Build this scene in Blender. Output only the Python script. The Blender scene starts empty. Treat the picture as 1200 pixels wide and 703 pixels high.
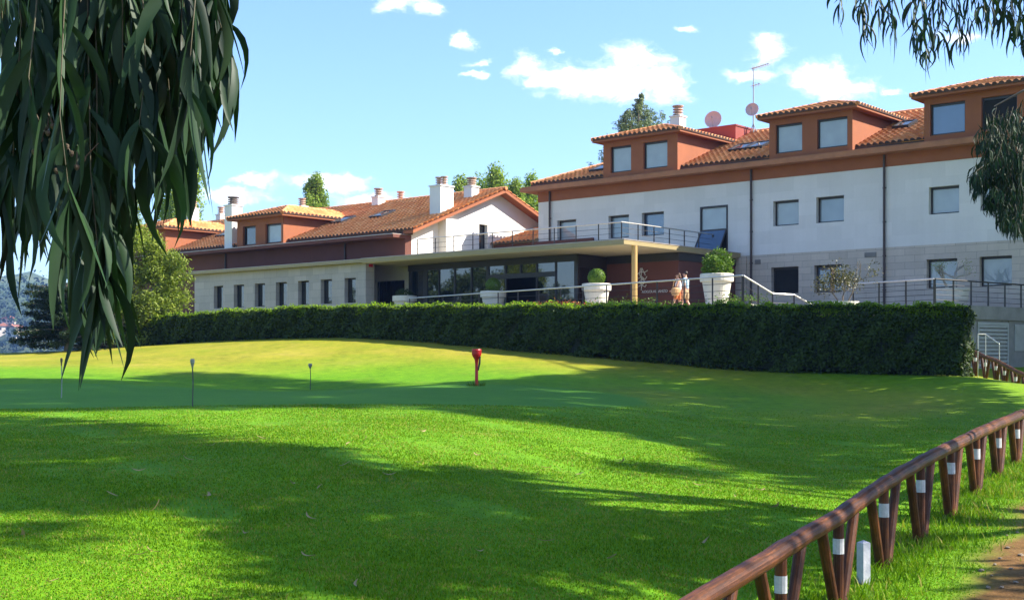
import bpy, bmesh, math, random
import numpy as np
from mathutils import Vector, Matrix

random.seed(7); rng = np.random.default_rng(11)
scene = bpy.context.scene
C = scene.collection
R = math.radians

# ------------------------------------------------------------------ helpers
class MB:
    """collects faces (with uv and material slot) and links them as ONE mesh object"""
    def __init__(s): s.v=[]; s.f=[]; s.uv=[]; s.mi=[]; s.sm=[]
    def face(s, pts, uv=None, mi=0, smooth=False):
        n=len(s.v); s.v += [tuple(p) for p in pts]; s.f.append(tuple(range(n,n+len(pts))))
        s.uv.append(uv if uv else [(p[0]+p[1]*.3,p[2]) for p in pts]); s.mi.append(mi); s.sm.append(smooth)
    def box(s, lo, hi, mi=0):
        x0,y0,z0=lo; x1,y1,z1=hi
        P=[(x0,y0,z0),(x1,y0,z0),(x1,y1,z0),(x0,y1,z0),(x0,y0,z1),(x1,y0,z1),(x1,y1,z1),(x0,y1,z1)]
        for q in ((0,3,2,1),(4,5,6,7)): s.face([P[i] for i in q],[(P[i][0],P[i][1]) for i in q],mi)
        for q in ((0,1,5,4),(2,3,7,6)): s.face([P[i] for i in q],[(P[i][0],P[i][2]) for i in q],mi)
        for q in ((1,2,6,5),(3,0,4,7)): s.face([P[i] for i in q],[(P[i][1],P[i][2]) for i in q],mi)
    def bar(s, a, b, w, h, mi=0):
        """rectangular bar from a to b (w across, h up)"""
        a=Vector(a); b=Vector(b); d=(b-a).normalized()
        up=Vector((0,0,1)) if abs(d.z)<.95 else Vector((1,0,0))
        x=d.cross(up).normalized()*w/2; y=x.cross(d).normalized()*h/2
        A=[a-x-y,a+x-y,a+x+y,a-x+y]; B=[p+(b-a) for p in A]
        for i in range(4): s.face([A[i],A[(i+1)%4],B[(i+1)%4],B[i]],None,mi)
        s.face(A[::-1],None,mi); s.face(B,None,mi)
    def tube(s, pts, rad, n=8, mi=0, cap=True, smooth=True):
        pts=[Vector(p) for p in pts]
        if not hasattr(rad,'__len__'): rad=[rad]*len(pts)
        rings=[]; prev=None
        for i,p in enumerate(pts):
            d=(pts[min(i+1,len(pts)-1)]-pts[max(i-1,0)]).normalized()
            if prev is None:
                up=Vector((0,0,1)) if abs(d.z)<.9 else Vector((1,0,0)); x=d.cross(up).normalized()
            else: x=(prev-d*prev.dot(d)).normalized()
            prev=x; y=d.cross(x)
            rings.append([p+(x*math.cos(2*math.pi*k/n)+y*math.sin(2*math.pi*k/n))*rad[i] for k in range(n)])
        L=0
        for i in range(len(rings)-1):
            l=(pts[i+1]-pts[i]).length
            for k in range(n):
                k2=(k+1)%n
                s.face([rings[i][k],rings[i][k2],rings[i+1][k2],rings[i+1][k]],[(k/n,L),((k+1)/n,L),((k+1)/n,L+l),(k/n,L+l)],mi,smooth)
            L+=l
        if cap: s.face(rings[0][::-1],None,mi); s.face(rings[-1],None,mi)
    def lathe(s, prof, c=(0,0,0), n=20, mi=0, smooth=True):
        c=Vector(c)
        rg=[[c+Vector((r*math.cos(2*math.pi*k/n),r*math.sin(2*math.pi*k/n),z)) for k in range(n)] for r,z in prof]
        for i in range(len(rg)-1):
            for k in range(n):
                k2=(k+1)%n; s.face([rg[i][k],rg[i][k2],rg[i+1][k2],rg[i+1][k]],None,mi,smooth)
        s.face(rg[0][::-1],None,mi); s.face(rg[-1],None,mi)
    def prism(s, poly, z0, z1, mi=0, cap_bottom=False):
        s.face([(x,y,z1) for x,y in poly],[(x,y) for x,y in poly],mi)
        L=0
        for i in range(len(poly)):
            a=poly[i]; b=poly[(i+1)%len(poly)]; l=math.dist(a,b)
            s.face([(a[0],a[1],z0),(b[0],b[1],z0),(b[0],b[1],z1),(a[0],a[1],z1)],[(L,z0),(L+l,z0),(L+l,z1),(L,z1)],mi); L+=l
        if cap_bottom: s.face([(x,y,z0) for x,y in poly[::-1]],None,mi)
    def build(s, name, mats, parent=None, merge=False):
        me=bpy.data.meshes.new(name); me.from_pydata(s.v,[],s.f)
        uvl=me.uv_layers.new(name='uv'); flat=[c for u in s.uv for p in u for c in p]
        uvl.data.foreach_set('uv',flat)
        me.polygons.foreach_set('material_index',s.mi); me.polygons.foreach_set('use_smooth',s.sm)
        for m in (mats if isinstance(mats,(list,tuple)) else [mats]): me.materials.append(m)
        if merge:
            bm=bmesh.new(); bm.from_mesh(me); bmesh.ops.remove_doubles(bm,verts=bm.verts,dist=1e-4); bm.to_mesh(me); bm.free()
        me.update()
        o=bpy.data.objects.new(name,me); C.objects.link(o)
        if parent: o.parent=parent
        return o

def np_mesh(name, V, F, mat, parent=None, smooth=False):
    V=np.asarray(V,np.float32).reshape(-1,3); F=np.asarray(F,np.int32); k=F.shape[1]
    me=bpy.data.meshes.new(name)
    me.vertices.add(len(V)); me.vertices.foreach_set('co',V.ravel())
    me.loops.add(F.size); me.loops.foreach_set('vertex_index',F.ravel())
    me.polygons.add(len(F)); me.polygons.foreach_set('loop_start',np.arange(0,F.size,k,dtype=np.int32))
    if smooth: me.polygons.foreach_set('use_smooth',np.ones(len(F),bool))
    me.update(calc_edges=True)
    for m in (mat if isinstance(mat,(list,tuple)) else [mat]): me.materials.append(m)
    o=bpy.data.objects.new(name,me); C.objects.link(o)
    if parent: o.parent=parent
    return o

def tag(o, label=None, cat=None, group=None, kind=None):
    if label: o['label']=label
    if cat: o['category']=cat
    if group: o['group']=group
    if kind: o['kind']=kind
    return o
def thing(name, label, cat, loc=(0,0,0), rz=0, group=None):
    o=bpy.data.objects.new(name,None); C.objects.link(o); o.empty_display_size=.3
    o.location=loc; o.rotation_euler=(0,0,rz)
    return tag(o,label,cat,group)
def copy_tree(o, parent=None):
    c=o.copy(); C.objects.link(c); c.parent=parent
    for ch in [q for q in bpy.data.objects if q.parent==o]: copy_tree(ch,c)
    return c

# ------------------------------------------------------------------ materials
class NT:
    def __init__(s, m): s.t=m.node_tree; s.n=s.t.nodes; s.l=s.t.links
    def add(s, typ, **kw):
        n=s.n.new(typ)
        for k,v in kw.items():
            if k.startswith('in_'): n.inputs[k[3:].replace('_',' ')].default_value=v
            else: setattr(n,k,v)
        return n
    def link(s,a,b): s.l.new(a,b)
    def math(s,op,a,b=None,c=None,clamp=False):
        n=s.n.new('ShaderNodeMath'); n.operation=op; n.use_clamp=clamp
        for i,x in enumerate((a,b,c)):
            if x is None: continue
            if isinstance(x,(int,float)): n.inputs[i].default_value=x
            else: s.l.new(x,n.inputs[i])
        return n.outputs[0]
    def mix(s,f,a,b,mode='MIX'):
        n=s.n.new('ShaderNodeMix'); n.data_type='RGBA'; n.blend_type=mode
        for i,x in ((0,f),(6,a),(7,b)):
            if isinstance(x,(int,float)): n.inputs[i].default_value=x
            elif isinstance(x,(tuple,list)): n.inputs[i].default_value=(*x[:3],1)
            else: s.l.new(x,n.inputs[i])
        return n.outputs[2]
    def ramp(s,f,stops):
        n=s.n.new('ShaderNodeValToRGB'); e=n.color_ramp.elements
        while len(e)<len(stops): e.new(.5)
        for i,(p,c) in enumerate(stops): e[i].position=p; e[i].color=(*c[:3],1)
        s.l.new(f,n.inputs[0]); return n.outputs[0]
    def noise(s,vec,scale,detail=4,rough=.55):
        n=s.n.new('ShaderNodeTexNoise'); n.inputs['Scale'].default_value=scale; n.inputs['Detail'].default_value=detail; n.inputs['Roughness'].default_value=rough
        if vec is not None: s.l.new(vec,n.inputs['Vector'])
        return n.outputs[0]

def new_mat(name):
    m=bpy.data.materials.new(name); m.use_nodes=True
    t=NT(m); b=t.n['Principled BSDF']; return m,t,b
def plain(name, col, rough=.7, var=.18, scale=3.0, bump=0, bscale=60, metal=0, spec=.5, streak=False):
    """a surface with uneven colour and optional fine relief"""
    m,t,b=new_mat(name)
    tc=t.add('ShaderNodeTexCoord'); vec=tc.outputs['Object']
    if streak:
        mp=t.add('ShaderNodeMapping'); mp.inputs['Scale'].default_value=(1,1,.12); t.link(vec,mp.inputs[0]); vec2=mp.outputs[0]
    else: vec2=vec
    f=t.noise(vec2,scale,6,.65)
    lo=tuple(max(0,c*(1-var)) for c in col); hi=tuple(min(1,c*(1+var)) for c in col)
    t.link(t.ramp(f,[(.3,lo),(.7,hi)]),b.inputs['Base Color'])
    b.inputs['Roughness'].default_value=rough; b.inputs['Metallic'].default_value=metal; b.inputs['Specular IOR Level'].default_value=spec
    if bump:
        bn=t.add('ShaderNodeBump'); bn.inputs['Strength'].default_value=bump; bn.inputs['Distance'].default_value=.02
        t.link(t.noise(vec,bscale,3),bn.inputs['Height']); t.link(bn.outputs[0],b.inputs['Normal'])
    return m
def stone(name, c1, c2, mortar, bw, bh, msize=.008, var=.1, rough=.75):
    m,t,b=new_mat(name)
    uv=t.add('ShaderNodeUVMap'); uv.uv_map='uv'
    br=t.add('ShaderNodeTexBrick'); t.link(uv.outputs[0],br.inputs['Vector'])
    br.inputs['Scale'].default_value=1; br.inputs['Brick Width'].default_value=bw; br.inputs['Row Height'].default_value=bh
    br.inputs['Mortar Size'].default_value=msize; br.inputs['Color1'].default_value=(*c1,1); br.inputs['Color2'].default_value=(*c2,1); br.inputs['Mortar'].default_value=(*mortar,1)
    tc=t.add('ShaderNodeTexCoord')
    n=t.noise(tc.outputs['Object'],.7,8,.7); n2=t.noise(tc.outputs['Object'],9,4,.6)
    ms_=t.add('ShaderNodeMapping'); ms_.inputs['Scale'].default_value=(2.2,2.2,.10); t.link(tc.outputs['Object'],ms_.inputs[0]); n3=t.noise(ms_.outputs[0],1.3,6,.7)
    k=t.math('ADD',t.math('MULTIPLY',n,.45),t.math('ADD',t.math('MULTIPLY',n2,.2),t.math('MULTIPLY',n3,.35)))
    dark=t.ramp(k,[(.3,(1-var*2,1-var*2,1-var*2.2)),(.62,(1,1,1))])
    t.link(t.mix(1.0,br.outputs[0],dark,'MULTIPLY'),b.inputs['Base Color'])
    b.inputs['Roughness'].default_value=rough
    bn=t.add('ShaderNodeBump'); bn.inputs['Strength'].default_value=.25; bn.inputs['Distance'].default_value=.01
    t.link(t.math('SUBTRACT',n2,br.outputs['Fac']),bn.inputs['Height']); t.link(bn.outputs[0],b.inputs['Normal'])
    return m
def leafmat(name, dark, light, trans=.25, rough=.45, nscale=.6, spec=.4, tcol=None, straw=None):
    """leaves: colour varies from leaf to leaf and in large patches of age"""
    m,t,b=new_mat(name)
    g=t.add('ShaderNodeNewGeometry'); tc=t.add('ShaderNodeTexCoord')
    f=t.math('ADD',t.math('MULTIPLY',g.outputs['Random Per Island'],.6),t.math('MULTIPLY',t.noise(tc.outputs['Object'],nscale,3),.5))
    col=t.ramp(f,[(.2,dark),(.85,light)] if straw is None else [(.2,dark),(.74,light),(.80,straw)])
    t.link(col,b.inputs['Base Color']); b.inputs['Roughness'].default_value=rough; b.inputs['Specular IOR Level'].default_value=spec
    tr=t.add('ShaderNodeBsdfTranslucent')
    t.link(t.mix(1.0,col,tcol or (1.3,1.5,.6),'MULTIPLY'),tr.inputs[0])
    mx=t.add('ShaderNodeMixShader'); mx.inputs[0].default_value=trans
    t.link(b.outputs[0],mx.inputs[1]); t.link(tr.outputs[0],mx.inputs[2]); t.link(mx.outputs[0],t.n['Material Output'].inputs[0])
    return m
def tilemat(name, a, b_, c):
    m,t,b=new_mat(name)
    uv=t.add('ShaderNodeUVMap'); uv.uv_map='uv'
    w=t.add('ShaderNodeTexWhiteNoise'); w.noise_dimensions='2D'
    fl=t.add('ShaderNodeVectorMath',operation='FLOOR'); t.link(uv.outputs[0],fl.inputs[0]); t.link(fl.outputs[0],w.inputs['Vector'])
    tc=t.add('ShaderNodeTexCoord'); n=t.noise(tc.outputs['Object'],.5,6,.7); n2=t.noise(tc.outputs['Object'],14,3)
    k=t.math('ADD',t.math('MULTIPLY',w.outputs['Value'],.45),t.math('ADD',t.math('MULTIPLY',n,.35),t.math('MULTIPLY',n2,.2)))
    t.link(t.ramp(k,[(.15,a),(.5,b_),(.85,c)]),b.inputs['Base Color']); b.inputs['Roughness'].default_value=.8
    return m

M={}
M['white_stone']=stone('white_stone',(.76,.72,.675),(.69,.655,.61),(.67,.635,.59),1.2,.6,.004,.05)
M['base_stone']=stone('base_stone',(.63,.53,.43),(.52,.44,.36),(.37,.32,.27),.9,.3,.010,.1)
M['pale_stone']=stone('pale_stone',(.53,.48,.43),(.42,.385,.35),(.32,.29,.265),1.0,.4,.008,.1)
M['render_white']=plain('render_white',(.80,.77,.72),.85,.05,1.2,.1,40)
M['ochre']=plain('ochre_render',(.31,.100,.038),.85,.10,1.0,.1,40)
M['maroon']=plain('maroon_render',(.135,.046,.03),.85,.12,1.0,.1,40)
M['redblock']=plain('red_render',(.27,.055,.038),.85,.1,1.0,.1,40)
M['ledge']=plain('ledge_concrete',(.40,.16,.07),.8,.18,1.5,.15,30)
M['tile']=tilemat('clay_tile',(.60,.18,.055),(.80,.29,.09),(.86,.42,.18))
M['tile_dark']=plain('tile_underside',(.09,.05,.035),.9,.3,6)  # underside colour, also paints the shade below the tile edges
M['frame']=plain('dark_window_frame',(.028,.022,.02),.45,.2,4)
M['canopy']=plain('olive_canopy_metal',(.33,.26,.12),.5,.08,1.2)
M['soffit']=plain('canopy_soffit',(.62,.52,.33),.6,.06,1.0)
M['gutter']=plain('zinc_gutter',(.42,.36,.31),.45,.2,3,metal=.3)
M['brownpipe']=plain('brown_downpipe',(.055,.035,.03),.5,.2,4)
M['interior']=plain('dark_interior',(.012,.011,.010),.9,.3,2)  # near-black colour carries the darkness of unlit rooms
M['steel']=plain('brushed_steel',(.62,.60,.56),.35,.1,9,metal=.85)
M['postmetal']=plain('dark_post_metal',(.05,.045,.042),.45,.2,8,metal=.4)
M['goldcol']=plain('ochre_column_paint',(.50,.31,.10),.55,.1,2,streak=True)
M['pot']=plain('cream_planter',(.72,.66,.54),.6,.1,2.5,.15,30)
M['soil']=plain('soil',(.06,.04,.025),.95,.3,10,.3)
M['concrete']=plain('grey_concrete',(.24,.225,.21),.85,.2,1.6,.15,30)
M['paving']=stone('terrace_paving',(.46,.42,.36),(.40,.37,.32),(.25,.23,.2),.6,.4,.01,.12)
M['louvre']=plain('grey_louvre',(.42,.42,.41),.5,.1,3,metal=.2)
M['capmetal']=plain('chimney_cap',(.22,.17,.14),.7,.25,6)
M['cappale']=plain('chimney_cap_clay',(.52,.36,.27),.8,.2,6)
M['dish']=plain('satellite_dish_paint',(.60,.42,.37),.6,.1,5)
M['galv']=plain('galvanised_tube',(.35,.35,.35),.45,.15,9,metal=.5)
M['skin']=plain('skin',(.55,.30,.19),.55,.1,15)
M['hair']=plain('dark_hair',(.03,.018,.012),.6,.3,40)
M['brownhair']=plain('brown_hair',(.10,.045,.02),.6,.3,40)
M['shirt']=plain('pale_blue_shirt',(.45,.62,.72),.8,.2,14)
M['khaki']=plain('khaki_cloth',(.42,.29,.16),.85,.15,12)
M['orange']=plain('orange_cloth',(.55,.16,.05),.8,.15,12)
M['whitecloth']=plain('white_cloth',(.75,.70,.66),.8,.1,12)
M['blackcloth']=plain('black_cloth',(.02,.018,.018),.8,.2,12)
M['tan']=plain('tan_leather',(.45,.25,.10),.6,.15,12)
M['pathstone']=plain('pale_path_stone',(.24,.19,.13),.8,.4,20)
M['redplastic']=plain('red_plastic',(.55,.012,.012),.35,.15,8)
M['darkstake']=plain('dark_stake',(.06,.06,.05),.6,.3,20)
M['greystake']=plain('grey_stake',(.32,.32,.28),.6,.3,20)
M['stakehead']=plain('brown_stake_head',(.14,.09,.05),.6,.3,30)
M['silverhead']=plain('grey_stake_head',(.22,.22,.20),.5,.3,30)
M['band']=plain('white_reflective_band',(.50,.50,.48),.6,.18,25)
M['stub']=plain('white_marker_paint',(.44,.44,.46),.65,.15,14,.2,40)
M['bark']=plain('grey_bark',(.16,.13,.10),.9,.4,4,.6,12,streak=True)
M['palebark']=plain('pale_bark',(.36,.32,.26),.85,.35,3,.4,12,streak=True)
M['twig']=plain('green_brown_twig',(.07,.06,.025),.7,.3,12)
M['letters']=plain('pale_metal_letters',(.62,.60,.56),.4,.1,6,metal=.2)
M['housewall']=plain('house_wall',(.62,.55,.46),.85,.1,.3)
M['houseroof']=plain('house_roof',(.40,.15,.08),.85,.2,.5)

def woodmat():
    m,t,b=new_mat('stained_timber'); uv=t.add('ShaderNodeUVMap'); uv.uv_map='uv'
    mp=t.add('ShaderNodeMapping'); mp.inputs['Scale'].default_value=(14,1.2,1); t.link(uv.outputs[0],mp.inputs[0])
    n=t.noise(mp.outputs[0],2.2,8,.7); tc=t.add('ShaderNodeTexCoord'); n2=t.noise(tc.outputs['Object'],2.5,5,.7)
    col=t.ramp(t.math('ADD',t.math('MULTIPLY',n,.55),t.math('MULTIPLY',n2,.45)),[(.28,(.016,.006,.003)),(.48,(.060,.021,.008)),(.62,(.185,.062,.018)),(.80,(.36,.17,.065))])
    t.link(col,b.inputs['Base Color']); b.inputs['Roughness'].default_value=.5; b.inputs['Specular IOR Level'].default_value=.2
    bn=t.add('ShaderNodeBump'); bn.inputs['Strength'].default_value=.5; bn.inputs['Distance'].default_value=.006
    t.link(n,bn.inputs['Height']); t.link(bn.outputs[0],b.inputs['Normal']); return m
M['wood']=woodmat()
def glassmat(name, base, ior, rough=.02):
    m,t,b=new_mat(name); tc=t.add('ShaderNodeTexCoord')
    n=t.noise(tc.outputs['Object'],1.1,2,.5)
    t.link(t.ramp(n,[(.3,tuple(c*.8 for c in base)),(.7,base)]),b.inputs['Base Color'])
    b.inputs['IOR'].default_value=ior; b.inputs['Roughness'].default_value=rough
    bn=t.add('ShaderNodeBump'); bn.inputs['Strength'].default_value=.06; bn.inputs['Distance'].default_value=.02
    t.link(t.noise(tc.outputs['Object'],.9,1),bn.inputs['Height']); t.link(bn.outputs[0],b.inputs['Normal']); return m
M['darkglass']=glassmat('dark_glass',(.012,.016,.016),2.0)
M['blind']=glassmat('glass_over_pale_blind',(.36,.40,.40),1.7)
M['blind2']=glassmat('glass_over_grey_blind',(.24,.29,.31),1.8)
M['blueglass']=glassmat('blue_reflecting_glass',(.07,.12,.20),2.0)
M['skylight']=glassmat('skylight_glass',(.05,.05,.05),1.45)

M['hedge_leaf']=leafmat('hedge_leaf',(.009,.022,.004),(.062,.098,.014),.12,.5,.8,.2)
M['hedge_shoot']=leafmat('hedge_fresh_shoot',(.12,.20,.015),(.27,.36,.04),.6,.5,.8,.15)  # brighter leaf copy: sunlight on the hedge rim put into the colour
M['hedge_core']=plain('hedge_core',(.012,.018,.008),.95,.3,4)
M['box_leaf']=leafmat('topiary_leaf',(.05,.11,.010),(.16,.26,.03),.2,.5,.6,.2)
M['shrub_leaf']=leafmat('shrub_leaf',(.05,.045,.015),(.13,.12,.04),.2,.5)
M['willow_leaf']=leafmat('willow_leaf',(.08,.13,.014),(.28,.33,.05),.3,.5,.5,.2)
M['yew_leaf']=leafmat('yew_leaf',(.010,.024,.012),(.03,.055,.02),.1,.5,.6,.2)  # shade on the weeping tree's left side, put into leaf colour
M['poplar_leaf']=leafmat('poplar_leaf',(.13,.20,.025),(.32,.40,.07),.4,.5,.4,.2)
M['conifer_leaf']=leafmat('conifer_needle',(.11,.15,.08),(.25,.30,.16),.2,.55,.6,.2)
M['wood_leaf']=leafmat('wood_leaf',(.03,.06,.018),(.08,.12,.035),.2,.55,.1)
M['valley_leaf']=leafmat('valley_wood_leaf',(.016,.034,.014),(.045,.070,.026),.05,.7,.02,.1)
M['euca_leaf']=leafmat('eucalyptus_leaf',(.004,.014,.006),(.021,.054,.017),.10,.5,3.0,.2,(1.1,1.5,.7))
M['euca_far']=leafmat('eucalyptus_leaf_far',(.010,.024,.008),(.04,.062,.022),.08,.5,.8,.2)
M['dryleaf']=leafmat('dry_leaf',(.20,.12,.05),(.52,.38,.19),.2,.6,8,tcol=(1,1,1))
M['flower']=leafmat('flower_petal',(.35,.06,.02),(.6,.2,.06),.2,.6,tcol=(1,1,1))
M['pod']=plain('seed_capsule',(.09,.065,.04),.8,.3,30)

# ------------------------------------------------------------------ camera and measuring
F=1500.0; CX=600.0; HY=420.0                  # focal length / horizon of the photograph (1200 px wide)
cam=bpy.data.cameras.new('camera'); co=bpy.data.objects.new('camera',cam); C.objects.link(co)
co.rotation_euler=(R(90),0,0); cam.sensor_width=36; cam.lens=45; cam.shift_y=(HY-351.5)/1200; cam.clip_start=.05; cam.clip_end=9000
scene.camera=co
def P(px,py,Y): return Vector(((px-CX)/F*Y, Y, (HY-py)/F*Y))
CU,SU=.759,.651                                # facade frame: U runs right along the facade, N runs into the building
def upx(px,N):
    r=(px-CX)/F; Y=N/(SU*r+CU); return CU*r*Y-SU*Y
def zpx(px,py,N):
    r=(px-CX)/F; return (HY-py)/F*(N/(SU*r+CU))
def npx(px,U):
    r=(px-CX)/F; Y=U/(CU*r-SU); return SU*r*Y+CU*Y
def world(U,N,z=0): return Vector((CU*U+SU*N, -SU*U+CU*N, z))
RZ=math.atan2(-SU,CU)
EL=R(41); SAZ=Vector((1,-.03,0)).normalized()
SUN=Vector((SAZ.x*math.cos(EL),SAZ.y*math.cos(EL),math.sin(EL)))

# ------------------------------------------------------------------ ground
HEDGE_R=np.array((13.68,38.0)); HEDGE_D=np.array((-31.1,20.0))
def hedge_s(px):
    r=(px-CX)/F; return (HEDGE_R[0]-r*HEDGE_R[1])/(r*HEDGE_D[1]-HEDGE_D[0])
hb=[(1140,440),(1040,439),(950,437),(870,435),(800,428.5),(700,420),(600,411),(500,401.5),(400,396),(300,398),(230,401),(150,405)]
ctrl=[]
for px,py in hb:
    s=hedge_s(px); x,y=HEDGE_R+s*HEDGE_D; ctrl.append((x,y,(HY-py)/F*y))
def cp(px,py,Y): p=P(px,py,Y); ctrl.append(tuple(p))
for a in ((226,476,24.6),(72,466,30),(364,456,40),(0,480,24.5),(400,475.5,25),(560,479,25.5),(640,482,26),(558,452,36),(-150,480,24.5),(-150,462,32),
          (100,447,38),(250,443,42),(450,455,37),(0,446,38),(0,433,44),(0,422,50),(80,415,54),(-100,424,50),(-250,424,52),
          (0,703,9.5),(300,703,10),(600,703,10.3),(780,703,10.6),(-200,640,11),
          (100,560,15),(300,540,16),(600,560,16),(750,600,14),(200,510,20),(400,500,20),(500,500,21),(650,515,20.5),(800,545,19.5),(300,490,22.5),
          (900,545,21),(1000,545,20),(1100,500,28),(900,480,32),(800,470,33),(700,462,34),(1000,460,37),(850,450,39),(1050,480,32)): cp(*a)
FX0,FY0,FDX,FDY=2.1,10.0,.795,1.35
FZ=[-2.40,-2.32,-2.2,-2.08,-2.03,-1.9,-1.75,-1.66,-1.62]      # ground under stations -1..7
for i in range(-1,8): ctrl.append((FX0+i*FDX,FY0+i*FDY,FZ[i+1]))
ctrl += [(4.9,12.5,-2.05),(7.5,17,-1.75),(10,20,-1.5),(12,26,-1.4),(14,33,-1.2),(16.7,46,-.62),(16.2,41,-1.15),(20,46,-.9),(20,40,-1.3),(19,30,-1.4),(9,10,-2.2),
         (0,3,-2.3),(-6,4,-2.1),(5,4,-2.5),(0,-4,-2.4),(-14,12,-1.7),(-17,22,-1.1),(-22,34,-.9),(24,20,-1.5),(28,34,-1.3)]
ctrl=np.array(ctrl)
def tps_k(d2): return np.where(d2>1e-9,.5*d2*np.log(np.maximum(d2,1e-9)),0)
def _fit():
    n=len(ctrl); A=np.zeros((n+3,n+3)); d2=((ctrl[:,None,:2]-ctrl[None,:,:2])**2).sum(-1)
    A[:n,:n]=tps_k(d2)+np.eye(n)*1.5; Q=np.c_[np.ones(n),ctrl[:,:2]]; A[:n,n:]=Q; A[n:,:n]=Q.T
    return np.linalg.solve(A,np.r_[ctrl[:,2],0,0,0])
TW=_fit()
def sst(a,b,x): t=np.clip((x-a)/(b-a),0,1); return t*t*(3-2*t)
def H(x,y):
    x=np.asarray(x,float); y=np.asarray(y,float); shp=np.broadcast(x,y).shape
    x=np.broadcast_to(x,shp).ravel(); y=np.broadcast_to(y,shp).ravel()
    xc=np.clip(x,-30,32); yc=np.clip(y,-8,60)
    d2=(xc[:,None]-ctrl[None,:,0])**2+(yc[:,None]-ctrl[None,:,1])**2
    z=tps_k(d2)@TW[:-3]+TW[-3]+TW[-2]*xc+TW[-1]*yc
    out=np.maximum(np.maximum(-24-x,x-28),np.maximum(-4-y,y-56)); w=1-sst(0,14,out)
    base=-1.0-24*sst(28,150,-x*.8+(y-55)*.35)-1.0*sst(20,60,-y)
    return (w*z+(1-w)*base).reshape(shp)
def h1(x,y): return float(H(np.array([x]),np.array([y]))[0])
def hit(px,py):
    """where the line of sight through a photo point meets the ground"""
    Y=np.arange(6,62,.05); r=(px-CX)/F; g=H(r*Y,Y)-(HY-py)/F*Y
    k=np.argmax(g>0) if (g>0).any() else len(Y)-1
    return Vector((r*Y[k],Y[k],float(H(np.array([r*Y[k]]),np.array([Y[k]]))[0])))
def grow(a,b,n): return list(a+(b-a)*(np.linspace(0,1,n+1)[1:]**2.6))
gx=np.array(sorted(grow(-28,-1500,24)+list(np.arange(-28,30.01,.35))+grow(30.0,1500,24)))
gy=np.array(sorted(grow(-8,-1200,20)+list(np.arange(-8,62.01,.35))+grow(62.0,1500,26)))
def in_dirt(x,y):
    """bare path at the right-hand edge"""
    e=3.95+(y-11.6)*.55
    return sst(-.15,.25,x-e-.12*np.sin(y*2.7)-.08*np.sin(y*7.1))*(1-sst(17,20,y))
def in_green(x,y):
    a=np.radians(6); u=(x+7.6)*np.cos(a)+(y-31.5)*np.sin(a); v=-(x+7.6)*np.sin(a)+(y-31.5)*np.cos(a)
    d=np.sqrt((u/11.2)**2+(v/6.9)**2); return 1-sst(.97,1.0,d)
def in_dry(x,y):
    d=sst(40,46,y+.12*x+1.5*np.sin(x*.35))*(1-sst(2,12,x))
    d=d*(1-.8*sst(-11,-16,x)*(1-sst(43,47,y)))
    return np.clip(d+.62*sst(1,5,x)*sst(24,33,y)*(.62+.38*np.sin(x*.9+1.3*np.sin(y*.5))),0,1)
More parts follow.
